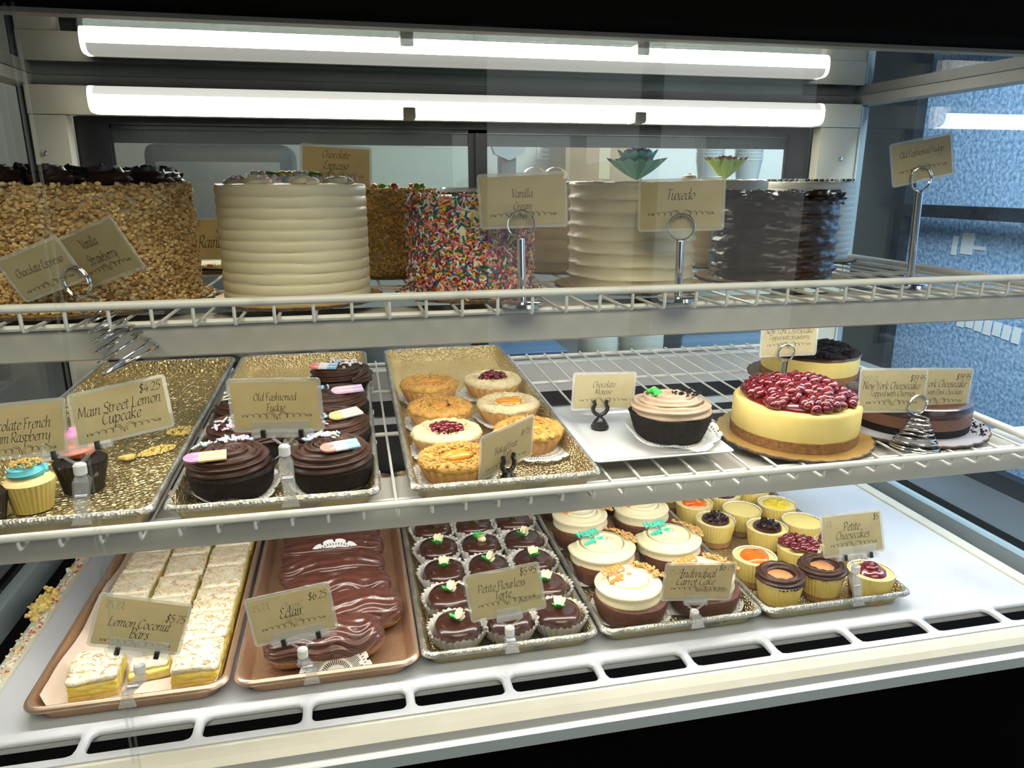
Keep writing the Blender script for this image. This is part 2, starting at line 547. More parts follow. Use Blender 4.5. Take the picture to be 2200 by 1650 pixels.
# back: cream posts and header, black-framed sliding doors, white door track, dark lower wall
for x0, x1 in ((-0.487, -0.434), (0.922, 1.006)):
    b = MB(); b.box(x0, x1, 1.375, 1.40, 0.0, 0.679); o = cpart('corner_post', b, CREAM, False)
    xm = (x0 + x1) / 2 + (0.008 if x0 > 0 else -0.012)
    for z in (0.62, 0.40):
        s_ = MB(); s_.lathe([(0.0001, 0.0024), (0.002, 0.0023), (0.0042, 0.0012), (0.0046, 0)], 16)
        q = s_.build('screw', CHROME, o); q.rotation_euler = (R_(90), 0, 0); q.location = Vector((xm, 1.3745, z)) - CP
    s_ = MB(); s_.rbox((0, 0, 0), (0.020, 0.012, 0.036), 0.002, 2)
    q = s_.build('shelf_bracket', ALU, o); q.location = Vector((x0 + 0.014 if x0 > 0 else x1 - 0.014, 1.369, 0.545)) - CP
for x0, x1 in ((-0.508, -0.488), (1.0065, 1.040)):
    b = MB(); b.box(x0, x1, 1.40, 1.43, -0.02, 0.7235); cpart('outer_post', b, BLACKF, False)
b = MB(); b.box(-0.487, 1.006, 1.372, 1.40, 0.680, 0.7235); cpart('back_header', b, CREAM, False)
b = MB()
b.box(-0.434, 0.922, 1.41, 1.425, 0.668, 0.680); b.box(-0.434, -0.383, 1.41, 1.425, 0.227, 0.668); b.box(0.8754, 0.922, 1.41, 1.425, 0.227, 0.668)
b.box(-0.434, 0.922, 1.425, 1.44, 0.64, 0.70)
cpart('door_surround', b, BLACKF, False)
for x0, x1, yd in ((-0.383, 0.246, 1.418), (0.236, 0.8754, 1.412)):
    b = MB()
    b.box(x0, x0 + (0.0025 if x0 < 0 else 0.022), yd, yd + 0.006, 0.227, 0.668); b.box(x1 - (0.022 if x0 < 0 else 0.0025), x1, yd, yd + 0.006, 0.227, 0.668)
    b.box(x0, x1, yd, yd + 0.006, 0.662, 0.670)
    d = cpart('back_door', b, BLACKF, False)
    b = MB(); b.box(x0 + 0.002, x1 - 0.002, yd + 0.002, yd + 0.005, 0.227, 0.664); o = cpart('door_glass', b, DOORGLASS, False, parent=d)
    b = MB(); b.box(x0 + 0.002, x1 - 0.002, yd + 0.0005, yd + 0.0018, 0.6615, 0.664); cpart('bright_edge', b, CHROME, False, parent=d)
b = MB(); b.box(-0.434, 0.99, 1.385, 1.42, 0.168, 0.227); cpart('door_track', b, WHITE, False)
b = MB(); b.box(-0.50, 1.01, 1.40, 1.42, -0.02, 0.168); b.box(-0.50, 1.01, 1.425, 1.44, -0.02, 0.227); cpart('lower_back_panel', b, BLACKF, False)
b = MB(); b.box(-0.434, 0.99, 1.392, 1.40, 0.118, 0.132); cpart('back_strip', b, WHITE, False)
# fluorescent fitting under the header
lf = MB(); lf.box(-0.380, 0.884, 1.345, 1.372, 0.678, 0.720); lamp = cpart('light_fitting', lf, CREAM, False)
b = MB()
pr = []
for k in range(17):
    a = PI * k / 16
    pr.append((1.345 - 0.034 * math.sin(a) ** 0.4, 0.6990 - 0.0200 * (abs(math.cos(a)) ** 0.75) * (1 if math.cos(a) > 0 else -1)))
for k in range(16):
    (ya_, za), (yb2, zb) = pr[k], pr[k + 1]
    mi = 0 if (za + zb) / 2 < 0.7035 else 1
    b.add([(-0.372, ya_, za), (0.876, ya_, za), (0.876, yb2, zb), (-0.372, yb2, zb)], [(0, 1, 2, 3)], mi)
    nn = 0.008
for x0, x1 in ((-0.380, -0.372), (0.876, 0.884)):
    for k in range(16):
        (ya_, za), (yb2, zb) = pr[k], pr[k + 1]
        b.add([(x0, ya_, za), (x1, ya_, za), (x1, yb2, zb), (x0, yb2, zb)], [(0, 1, 2, 3)], 2)
    x = x0 if x0 < 0 else x1
    b.add([(x, y, z) for y, z in pr], [tuple(range(17))], 2)
cpart('diffuser', b, [LAMP, LAMPTOP, glow('lamp_diffuser_end', (1.0, 0.97, 0.86), 4.0)], True, 60, parent=lamp)
for x in (0.108, 0.515):
    b = MB(); b.rbox((x, 1.305, 0.686), (0.022, 0.006, 0.018), 0.003, 2); b.rbox((x, 1.325, 0.678), (0.020, 0.04, 0.004), 0.0015, 2)
    cpart('diffuser_clip', b, mat('grey_clip', (0.30, 0.29, 0.25), 0.5), True, parent=lamp)


def wire_shelf(name, label, zr, zf, slope, x0, x1, tube_x0, tube_x1):
    t = thing(name, label, 'shelf', (0, 0.735, zf))
    O = Vector((0, 0.735, zf))

    def sp(nm, mb, m, smooth=True):
        o = mb.build(nm, m, t, smooth=smooth)
        for v in o.data.vertices:
            v.co -= O
        return o
    zw = lambda y: zf + slope * (y - 0.735) - 0.0018
    b = MB(); b.tube([(x0, 0.735, zr), (x1, 0.735, zr)], 0.0042, 12); sp('front_rail', b, WIRE)
    b = MB()
    xx = x0 + 0.012
    while xx < x1:
        b.tube([(xx, 0.735, zr - 0.002), (xx, 0.7352, zw(0.735) + 0.004), (xx, 0.737, zw(0.735) + 0.0008), (xx, 0.741, zw(0.741)), (xx, 1.378, zw(1.378))], 0.0018, 6)
        xx += 0.0365
    sp('wires', b, WIRE)
    b = MB()
    for y, r in ((0.785, 0.0032), (1.0, 0.003), (1.2, 0.003), (1.376, 0.004)):
        b.tube([(x0, y, zw(y) - r - 0.0018), (x1, y, zw(y) - r - 0.0018)], r, 8)
    for x in (x0, x1):
        b.tube([(x, 0.735, zr), (x, 0.742, zw(0.742) + 0.004), (x, 1.376, zw(1.376) + 0.004)], 0.0058, 10)
    sp('cross_rods', b, WIRE)
    # the light hood hung under the front of the shelf
    zt = zw(0.79) - 0.009; zb = zt - 0.031
    b = MB()
    pts = [(0.787, zt), (0.784, zb + 0.002), (0.787, zb), (0.790, zb + 0.002), (0.7905, zt - 0.003), (0.862, zt - 0.003), (0.868, zt - 0.02), (0.870, zt - 0.019), (0.866, zt), ]
    n = len(pts)
    vs = [(x, y, z) for x in (tube_x0, tube_x1) for y, z in pts]
    fs = [(k, (k + 1) % n, n + (k + 1) % n, n + k) for k in range(n)]
    b.add(vs, [tuple(reversed(f)) for f in fs])
    for x in (tube_x0, tube_x1):
        b.add([(x, 0.787, zt), (x, 0.787, zb), (x, 0.868, zt - 0.02), (x, 0.866, zt)], [(0, 1, 2, 3)])
    h = sp('light_hood', b, HOOD, False)
    b = MB(); b.tube([(tube_x0 + 0.03, 0.822, zt - 0.014), (tube_x1 - 0.03, 0.822, zt - 0.014)], 0.008, 10)
    o = b.build('fluorescent_tube', TUBE, h)
    for v in o.data.vertices:
        v.co -= O
    return t


wire_shelf('wire_shelf', 'upper white wire shelf that carries the tall layer cakes', 0.4655, UP_Z, 0.0, -0.452, 0.862, -0.452, 0.985)
wire_shelf('wire_shelf', 'middle white wire shelf that carries the gold trays and cheesecakes', 0.2435, 0.231, 0.030, -0.452, 0.902, -0.452, 0.985)
# ------------------------------------------------------------------ sheet trays
GOLD = mat('hammered_gold', (0.72, 0.57, 0.28), 0.30, metal=0.9, col2=(0.58, 0.45, 0.22), scale=10, bump=1.0, bscale=190, kind='voronoi', bdist=0.006)
GOLDS = mat('fine_gold', (0.78, 0.63, 0.34), 0.32, metal=0.9, col2=(0.64, 0.50, 0.26), scale=10, bump=0.8, bscale=300, kind='cells', bdist=0.004)
SILV = mat('worn_silver_rim', (0.62, 0.60, 0.54), 0.38, metal=0.85, col2=(0.36, 0.34, 0.28), scale=40, bump=0.4, bscale=320, kind='cells')
COPPER = mat('copper_pan', (0.92, 0.58, 0.36), 0.32, metal=0.75, col2=(0.74, 0.43, 0.25), scale=12, bump=0.35, bscale=520, kind='cells')
COPRIM = mat('copper_rim', (0.80, 0.56, 0.40), 0.35, metal=0.85, col2=(0.70, 0.46, 0.32), scale=30)
PANOUT = mat('worn_gold_pan_outside', (0.55, 0.48, 0.26), 0.4, metal=0.6, col2=(0.28, 0.27, 0.22), scale=26, lo=0.5, hi=0.72)


def rrect(wd, ln, r, z, n=6):
    pts = []
    for cx, cy, a0 in ((wd / 2 - r, ln / 2 - r, 0), (-wd / 2 + r, ln / 2 - r, 90), (-wd / 2 + r, -ln / 2 + r, 180), (wd / 2 - r, -ln / 2 + r, 270)):
        for k in range(n + 1):
            a = R_(a0 + 90 * k / n)
            pts.append((cx + r * math.cos(a), cy + r * math.sin(a), z))
    return pts


def tray(label, x, y, wd, ln, inn, rim, out, z=0.0, slope=0.0, hgt=0.0245, cr=0.014):
    t = thing('sheet_tray', label, 'tray', (x, y + ln / 2, z + slope * ln / 2))
    t.rotation_euler = (math.atan(slope), 0, 0)
    h = hgt
    loops_in = [(wd - 0.034, ln - 0.034, cr, 0.0012), (wd - 0.028, ln - 0.028, cr, 0.003), (wd - 0.016, ln - 0.016, cr, h - 0.003), (wd - 0.0125, ln - 0.0125, cr, h - 0.0006)]
    loops_rim = [(wd - 0.0125, ln - 0.0125, cr, h - 0.0006), (wd - 0.009, ln - 0.009, cr, h + 0.0005), (wd - 0.005, ln - 0.005, cr, h + 0.0002), (wd - 0.0015, ln - 0.0015, cr, h - 0.002), (wd, ln, cr, h - 0.0045), (wd - 0.003, ln - 0.003, cr, h - 0.007), (wd - 0.011, ln - 0.011, cr, h - 0.0072)]
    loops_out = [(wd - 0.011, ln - 0.011, cr, h - 0.0072), (wd - 0.015, ln - 0.015, cr, h - 0.0072), (wd - 0.026, ln - 0.026, cr, 0.002), (wd - 0.034, ln - 0.034, cr, 0.0)]
    for nm, L, m, cap in (('pan', loops_in, inn, 0), ('rim', loops_rim, rim, None), ('underside', loops_out, out, -1)):
        b = MB(); rs = [rrect(*l) for l in L]; n = len(rs[0])
        vs = [p for r in rs for p in r]; fs = []
        for i in range(len(rs) - 1):
            for k in range(n):
                k2 = (k + 1) % n
                fs.append((i * n + k, (i + 1) * n + k, (i + 1) * n + k2, i * n + k2))
        if cap == 0:
            fs.append(tuple(range(n)))
        elif cap == -1:
            fs.append(tuple(reversed(range((len(rs) - 1) * n, len(rs) * n))))
        b.add(vs, fs); b.build(nm, m, t, ang=50)
    return t


MS = 0.030
TZ = 0.0015          # thickness of a tray's floor
MT = mid_z(0.748)
tray('gold hammered sheet tray with crumbs and cupcakes, left end of middle shelf', -0.321, 0.748, 0.2215, 0.618, GOLD, SILV, PANOUT, MT, MS)
tray('gold sheet tray under the swirled chocolate fudge cakes', -0.0925, 0.748, 0.2215, 0.618, GOLDS, SILV, PANOUT, MT, MS)
tray('gold sheet tray under the baked fruit tarts', 0.159, 0.748, 0.2215, 0.618, GOLDS, SILV, PANOUT, MT, MS)
tray('copper sheet tray lined with parchment under the lemon coconut bars', -0.272, 0.770, 0.216, 0.610, COPPER, COPRIM, COPPER, cr=0.022)
tray('copper sheet tray holding the chocolate eclairs', -0.0525, 0.768, 0.215, 0.610, COPPER, COPRIM, COPPER, cr=0.022)
tray('silver rimmed tray of glazed tortes in white paper cups', 0.1695, 0.776, 0.226, 0.606, GOLDS, SILV, PANOUT)
tray('silver rimmed tray holding the carrot cakes', 0.3995, 0.776, 0.228, 0.606, GOLDS, SILV, PANOUT)
tray('silver rimmed tray of petite cheesecakes, rightmost on the bottom deck', 0.6285, 0.776, 0.228, 0.606, GOLDS, SILV, PANOUT)


def mtz(y):
    return MT + MS * (y - 0.748) + 0.0018


# ------------------------------------------------------------------ food materials
CHOC = mat('chocolate_frosting', (0.040, 0.015, 0.008), 0.42, col2=(0.058, 0.023, 0.012), scale=60, spec=0.4)
CHOCD = mat('dark_chocolate_cake', (0.0045, 0.003, 0.0025), 0.75, spec=0.25, col2=(0.014, 0.009, 0.007), scale=220, bump=0.9, bscale=350)
GLAZE = mat('dark_chocolate_glaze', (0.042, 0.013, 0.008), 0.22, col2=(0.052, 0.018, 0.011), scale=30, coat=0.3)
ECLG = mat('eclair_glaze', (0.100, 0.034, 0.024), 0.25, col2=(0.066, 0.020, 0.013), scale=38, coat=0.35, bump=0.3, bscale=90)
MOCHA = mat('mocha_frosting', (0.42, 0.31, 0.215), 0.55, col2=(0.36, 0.26, 0.175), scale=80)
CREAMF = mat('cream_cheese_frosting', (0.88, 0.79, 0.52), 0.45, col2=(0.84, 0.74, 0.46), scale=40, sss=0.15)
WHITEF = mat('white_buttercream', (0.80, 0.72, 0.50), 0.42, col2=(0.76, 0.67, 0.45), scale=25, bump=0.15, bscale=70, sss=0.15)
CARROT = mat('carrot_cake', (0.12, 0.040, 0.016), 0.6, col2=(0.07, 0.022, 0.009), scale=140, bump=0.6, bscale=300)
CRUST = mat('biscuit_crust', (0.34, 0.17, 0.055), 0.8, col2=(0.22, 0.10, 0.03), scale=200, bump=0.7, bscale=400)
CHEESE = mat('cheesecake', (0.86, 0.70, 0.25), 0.5, col2=(0.81, 0.63, 0.20), scale=30, sss=0.1)
CHEESET = mat('cheesecake_top', (0.92, 0.74, 0.24), 0.4, sss=0.1, col2=(0.88, 0.70, 0.24), scale=40)
CHERRY = mat('cherry_topping', (0.105, 0.004, 0.010), 0.16, col2=(0.20, 0.008, 0.012), scale=120, coat=0.6, lo=0.45, hi=0.7)
PEACH = mat('baked_peach', (0.72, 0.33, 0.03), 0.25, col2=(0.60, 0.24, 0.02), scale=60, coat=0.5)
OAT = mat('oat_crumble', (0.66, 0.38, 0.09), 0.75, col2=(0.46, 0.23, 0.05), scale=120, bump=0.6, bscale=300)
PALEC = mat('pale_crumble', (0.82, 0.70, 0.42), 0.8, col2=(0.74, 0.60, 0.32), scale=160, bump=0.6, bscale=300)
TARTC = mat('tart_shell', (0.62, 0.34, 0.11), 0.6, col2=(0.48, 0.24, 0.07), scale=60)
APRI = mat('apricot_jam', (0.66, 0.14, 0.008), 0.2, coat=0.5, col2=(0.56, 0.10, 0.006), scale=80)
LEMONJ = mat('lemon_curd', (0.90, 0.66, 0.02), 0.2, coat=0.5)
CARAM = mat('caramel', (0.50, 0.24, 0.10), 0.25, coat=0.3)
LEMON = mat('lemon_filling', (0.84, 0.62, 0.08), 0.5, col2=(0.90, 0.74, 0.22), scale=90, bump=0.6, bscale=220)
COCO = mat('toasted_coconut_top', (0.86, 0.78, 0.58), 0.7, col2=(0.72, 0.56, 0.30), scale=130, bump=0.8, bscale=240, lo=0.5, hi=0.72)
FLAKE = mat('toasted_coconut_flake', (0.50, 0.25, 0.09), 0.7, col2=(0.74, 0.55, 0.30), scale=60)
NUT = mat('chopped_nut', (0.70, 0.46, 0.18), 0.6, col2=(0.50, 0.30, 0.10), scale=30)
NUT2 = mat('pale_chopped_nut', (0.84, 0.64, 0.32), 0.6, col2=(0.66, 0.45, 0.19), scale=40)
NUT3 = mat('dark_chopped_nut', (0.30, 0.15, 0.045), 0.6, col2=(0.42, 0.24, 0.08), scale=30)
NUT4 = mat('golden_chopped_nut', (0.82, 0.58, 0.18), 0.6, col2=(0.64, 0.40, 0.10), scale=30)
BOARD = mat('gold_cake_board', (0.62, 0.40, 0.12), 0.35, metal=0.5, col2=(0.52, 0.33, 0.10), scale=20)
BOARDK = mat('board_edge', (0.05, 0.035, 0.025), 0.8, col2=(0.15, 0.10, 0.06), scale=300)
LEAFG = mat('green_icing', (0.02, 0.42, 0.05), 0.4)
PETAL = mat('cream_icing', (0.88, 0.80, 0.50), 0.45)
LINER = mat('white_paper_liner', (0.82, 0.79, 0.72), 0.8, col2=(0.74, 0.70, 0.62), scale=40)
YLINER = mat('greaseproof_liner', (0.86, 0.68, 0.20), 0.55, col2=(0.82, 0.60, 0.15), scale=50)
BLINER = mat('black_and_white_liner', (0.02, 0.016, 0.015), 0.5, col2=(0.05, 0.04, 0.035), scale=30)
SPR = [mat('sprinkle_' + n, c, 0.35) for n, c in (('white', (0.85, 0.82, 0.76)), ('red', (0.45, 0.02, 0.03)), ('pink', (0.80, 0.25, 0.36)), ('orange', (0.78, 0.22, 0.05)), ('yellow', (0.80, 0.55, 0.05)), ('green', (0.03, 0.16, 0.09)), ('blue', (0.03, 0.14, 0.26)), ('maroon', (0.18, 0.03, 0.05)))]
PAST = [mat('candy_' + n, c, 0.35) for n, c in (('white', (0.88, 0.86, 0.84)), ('pink', (0.86, 0.52, 0.64)), ('blue', (0.30, 0.62, 0.80)), ('lime', (0.74, 0.80, 0.45)), ('lilac', (0.62, 0.45, 0.68)))]


def board(parent, R, z=0.0, n=28, m=None, dark=False):
    """scalloped card board under a cake"""
    b = MB()
    fn = lambda r, zz, th: (r * (1 + (0.022 * abs(math.sin(n * th / 2)) if r > 0.8 * R else 0)), zz)
    b.lathe([(0.0001, z + 0.0032), (R * 0.98, z + 0.0032)], 112, 0, fn)
    b.lathe([(R * 0.98, z + 0.0032), (R, z + 0.0026), (R * 0.995, z), (0.0001, z)], 112, 1, fn)
    return b.build('cake_board', [m or BOARD, BOARDK], parent, ang=30)


def ridged(R, H, n, style, spiral=0.25, seed=0.0, z0=0.003, top=0.0):
    """tall frosted cake: combed ridges up the side, swept top with a ragged lip"""
    b = MB()
    seg = 120; kz = 9
    prof = []
    tot = n * kz
    amp = {'soft': 0.0022, 'crest': 0.0042, 'rough': 0.0048, 'fine': 0.0018}[style]

    def side(u, th):
        wob = 0.10 * nz((math.cos(th) * 2 + seed, math.sin(th) * 2, u * n * 0.7), 1.3)
        f = (u * n + spiral * th / (2 * PI) + wob) % 1.0
        if style == 'soft' or style == 'fine':
            d = amp * (math.sin(PI * f) ** 0.45)
        else:
            k = 0.35 + 0.65 * min(1.0, max(0.0, 0.8 + 1.2 * nz((math.cos(th) * 1.5, math.sin(th) * 1.5 + seed, u * 5), 1.7)))
            d = amp * k * (abs(2 * f - 1) ** 3.0)
        if style == 'rough':
            d += 0.0028 * nz((math.cos(th) * 6 + seed, math.sin(th) * 6, u * 22), 1.0) + 0.0012 * nz((math.cos(th) * 10, math.sin(th) * 10 + seed, u * 60), 1.0)
        return R - amp + d
    vs, fs = [], []
    rows = tot + 1
    tops = 7
    for i in range(seg):
        th = 2 * PI * i / seg
        ct, st = math.cos(th), math.sin(th)
        for k in range(rows):
            u = k / tot
            r = side(u, th)
            lip = 0.0016 * nz((ct * 4, st * 4, seed), 1.0)
            vs.append((r * ct, r * st, z0 + H * u + (lip if k == rows - 1 else 0)))
        r_e = side(1.0, th)
        for k in range(tops):
            q = (k + 1) / tops
            rr = (r_e - 0.0015) * (1 - q) + 0.0002 * q
            rise = 0.0025 * math.exp(-((q - 0.06) / 0.09) ** 2) * (1 + 1.5 * nz((ct * 5, st * 5, seed + 3), 1.0))
            vs.append((rr * ct, rr * st, z0 + H + rise + 0.001 * nz((rr * ct * 60, rr * st * 60, seed), 1.0)))
    n_ = rows + tops
    for i in range(seg):
        j = (i + 1) % seg
        for k in range(n_ - 1):
            fs.append((i * n_ + k, j * n_ + k, j * n_ + k + 1, i * n_ + k + 1))
    b.add(vs, fs)
    return b


def swirl(mb, R, turns, rt, z0, rise, lobes=6, lamp=0.2, mi=0, seg=18, steps=90, a0=0.0, shrink=0.45, c=(0, 0), inner=0.0, twist=0.12):
    path = []
    for i in range(steps + 1):
        t = i / steps
        a = a0 + 2 * PI * turns * t
        rad = max(inner, (R - rt) * (1 - t) + inner * t)
        path.append((c[0] + rad * math.cos(a), c[1] + rad * math.sin(a), z0 + rise * t ** 0.8))
    mb.tube(path, rt, seg, mi, rfn=lambda t: (1 - shrink * t) * min(1.0, 0.25 + t / 0.05) * min(1.0, 0.3 + (1 - t) / 0.05), lobes=lobes, lamp=lamp, twist=twist)


def rot_rand():
    return Matrix.Rotation(random.uniform(0, 6.28), 3, 'Z') @ Matrix.Rotation(random.uniform(0, 6.28), 3, 'X')


def nut_coat(mb, R, H, count, size, z0, mi=0, top=False, R0=None):
    for _ in range(count):
        th = random.uniform(0, 2 * PI)
        if top:
            r = math.sqrt(random.uniform((R0 or 0) ** 2, R * R)); z = H
        else:
            r = R + random.uniform(-0.001, 0.0012); z = z0 + random.uniform(0, H)
        s = size * random.uniform(0.6, 1.25)
        mb.blob((r * math.cos(th), r * math.sin(th), z), (s, s * random.uniform(0.6, 0.9), s * random.uniform(0.5, 0.9)), random.choice((0, 0, 0, 1, 1, 2)), 0, 0.35, 2.0, rot_rand(), random.random() * 9)


def jimmies(mb, pts, ln, r, nm, weights=None):
    """pts: (position, normal)"""
    for p, nrm in pts:
        d = Vector((random.gauss(0, 1), random.gauss(0, 1), random.gauss(0, 1)))
        d = d - nrm * d.dot(nrm) * 0.75
        d.normalize()
        L = ln * random.uniform(0.7, 1.15) / 2
        mb.tube([p - d * L, p - d * L * 0.8, p + d * L * 0.8, p + d * L], r, 6, random.choices(range(nm), weights)[0] if weights else random.randrange(nm), rfn=lambda t: 0.55 if t < 0.1 or t > 0.9 else 1.0)


def doily(label, loc, R, rotz=0.0, lift=0.0, seed=0, group=None, slope=0.0, solid=0.52, sect=16, half=False):
    b = MB(); nth = 12 * sect; nr = 12
    rs = [solid * R] + [R * (solid + (1 - solid) * (k + 1) / nr) for k in range(nr)]

    def P(j, i):
        th = 2 * PI * i / nth
        r = rs[j]
        sc = abs(math.sin(sect * th / 2)) ** 0.6
        if j >= nr - 3:
            r *= 1 - (0.055 * (1 - sc)) * (j - nr + 4) / 4
        q = max(0.0, (r / R - solid) / (1 - solid))
        z = lift * q ** 1.6 * (0.55 + 0.9 * nz((math.cos(th) * 1.2 + seed, math.sin(th) * 1.2, seed * 0.37), 1.3))
        return (r * math.cos(th), r * math.sin(th), max(0.0, z))
    vs = [(0, 0, 0)]
    for j in range(nr + 1):
        for i in range(nth):
            vs.append(P(j, i))
    fs = [tuple(1 + i for i in range(nth))] if not half else [(0,) + tuple(1 + i for i in range(nth // 2 + 1))]
    for j in range(nr):
        for i in range(nth // 2 if half else nth):
            k = i % 12
            hole = False
            if j in (1, 2):
                hole = k % 4 in (1, 2)
            elif 4 <= j <= 7:
                hole = (k % 2 == 1) and not (j == 7 and k in (1, 11))
            elif j == 9:
                hole = k % 3 == 1
            elif j == 11:
                hole = k in (0, 11)
            if not hole:
                i2 = (i + 1) % nth
                a = 1 + j * nth; c = 1 + (j + 1) * nth
                fs.append((a + i, c + i, c + i2, a + i2))
    b.add(vs, fs)
    o = b.build('paper_doily', DOILY, None, smooth=True, ang=180, loc=loc)
    o.rotation_euler = (math.atan(slope), 0, rotz)
    return tag(o, label, 'doily', group)


# ------------------------------------------------------------------ tall cakes on the upper shelf
UZ = UP_Z + 0.0003
t = thing('layer_cake', 'tall layer cake coated in chopped nuts with dark chocolate rosettes, far left', 'cake', (-0.29, 0.918, UZ))
board(t, 0.132)
b = MB(); b.lathe([(0.0001, 0.0035), (0.113, 0.0035), (0.114, 0.122), (0.110, 0.126), (0.0001, 0.127)], 72); b.build('frosting', mat('tan_buttercream', (0.50, 0.37, 0.20), 0.6), t)
b = MB(); nut_coat(b, 0.1148, 0.124, 10500, 0.0031, 0.004); nut_coat(b, 0.128, 0.0055, 400, 0.0030, 0, top=True, R0=0.114); stuff(b.build('chopped_nuts', [NUT, NUT2, NUT3], t))
for k in range(11):
    a = 2 * PI * k / 11 + 0.2
    b = MB(); swirl(b, 0.027, 2.2, 0.010, 0, 0.010, 7, 0.28, steps=56, a0=a, seg=35, twist=0.05)
    b.blob((0, 0, 0.002), (0.020, 0.020, 0.008))
    b.build('chocolate_rosette', mat('dark_rosette_icing', (0.028, 0.013, 0.009), 0.4), t, loc=(0.088 * math.cos(a), 0.088 * math.sin(a), 0.132))
b = MB()
for _ in range(120):
    r = 0.09 * math.sqrt(random.random()); a = random.uniform(0, 6.28)
    b.blob((r * math.cos(a), r * math.sin(a), 0.134 + random.uniform(0, 0.010)), (random.uniform(.004, .010), random.uniform(.002, .005), random.uniform(.003, .007)), 0, 0, 0.5, 2, rot_rand(), random.random() * 9)
stuff(b.build('chocolate_pieces', CHOCD, t))
b = MB()
for x, y in ((-0.02, 0.06), (0.015, 0.075), (0.05, 0.07), (0.06, 0.05)):
    swirl(b, 0.016, 2, 0.006, 0.136, 0.008, 5, 0.1, steps=30, seg=10, c=(x, y))
b.build('white_icing', mat('white_icing', (0.88, 0.86, 0.80), 0.4), t)

t = thing('layer_cake', 'tall white cake with evenly combed ridges and pastel confetti on top', 'cake', (-0.0604, 0.885, UZ))
board(t, 0.094)
ridged(0.0815, 0.124, 11, 'soft', 0.12, 1.0).build('frosting', WHITEF, t, ang=60)
b = MB()
for k in range(7):
    a = 2 * PI * k / 7 + 0.5
    swirl(b, 0.020, 2, 0.007, 0.127, 0.006, 5, 0.08, steps=36, a0=a, seg=12, c=(0.055 * math.cos(a), 0.055 * math.sin(a)))
b.build('piped_swirls', WHITEF, t)
b = MB()
for _ in range(90):
    r = 0.074 * math.sqrt(random.random()); a = random.uniform(0, 6.28)
    b.blob((r * math.cos(a), r * math.sin(a), 0.131 + random.uniform(0, 0.006)), random.uniform(0.0012, 0.0024), random.choice((0, 1, 2, 4, 4)), 0)
stuff(b.build('confetti', PAST, t))
b = MB()
for x, y in ((-0.035, 0.03), (-0.005, 0.035), (0.012, 0.03)):
    for k in range(5):
        a = 2 * PI * k / 5
        b.blob((x + 0.007 * math.cos(a), y + 0.007 * math.sin(a), 0.139), (0.006, 0.004, 0.003), 0 if x != -0.005 else 1, 1, rot=Matrix.Rotation(a, 3, 'Z'))
    b.blob((x + 0.013, y - 0.004, 0.138), (0.008, 0.003, 0.003), 2, 1, 0.3)
b.build('icing_flowers', [PETAL, LEMONJ, mat('leaf_icing', (0.16, 0.36, 0.02), 0.4)], t)

t = thing('layer_cake', 'small nut-coated cake between the white cake and the rainbow sprinkle cake', 'cake', (0.058, 1.10, UZ))
board(t, 0.074)
b = MB(); b.lathe([(0.0001, 0.0035), (0.063, 0.0035), (0.0635, 0.114), (0.060, 0.118), (0.0001, 0.119)], 60); b.build('frosting', mat('tan_buttercream', (0, 0, 0)), t)
b = MB(); nut_coat(b, 0.0644, 0.117, 4600, 0.0030, 0.004); nut_coat(b, 0.062, 0.119, 360, 0.0030, 0, top=True, R0=0.03); stuff(b.build('chopped_nuts', [NUT4, NUT2, NUT4], t))
b = MB()
for k in range(9):
    a = k * 0.7; r = 0.02 + 0.03 * random.random()
    b.blob((r * math.cos(a), r * math.sin(a), 0.124), (0.006, 0.004, 0.004), k % 2, 1, 0.3, 2, None, k)
b.build('icing_leaves', [mat('leaf_icing', (0, 0, 0)), APRI], t)

t = thing('layer_cake', 'tall white cake covered in rainbow sprinkles', 'cake', (0.1412, 0.888, UZ))
board(t, 0.090)
b = MB(); b.lathe([(0.0001, 0.0035), (0.0735, 0.0035), (0.0735, 0.110), (0.070, 0.1145), (0.0001, 0.115)], 72); b.build('frosting', WHITEF, t)
pts = []
for _ in range(6200):
    th = random.uniform(0, 2 * PI); z = 0.004 + 0.110 * random.random() ** 1.1
    if z > 0.092 and random.random() < 0.55:
        continue
    n = Vector((math.cos(th), math.sin(th), 0)); pts.append((n * 0.0742 + Vector((0, 0, z)), n))
for _ in range(260):
    th = random.uniform(0, 2 * PI); r = random.uniform(0.072, 0.09); pts.append((Vector((r * math.cos(th), r * math.sin(th), 0.0050)), Vector((0, 0, 1))))
for _ in range(150):
    th = random.uniform(0, 2 * PI); r = random.uniform(0.058, 0.073); pts.append((Vector((r * math.cos(th), r * math.sin(th), 0.1155)), Vector((0, 0, 1))))
b = MB(); jimmies(b, pts, 0.0100, 0.00122, 8, (3.2, 2.6, 3.4, 3, 2.2, 2.8, 2.6, 2.2)); stuff(b.build('sprinkles', SPR, t))


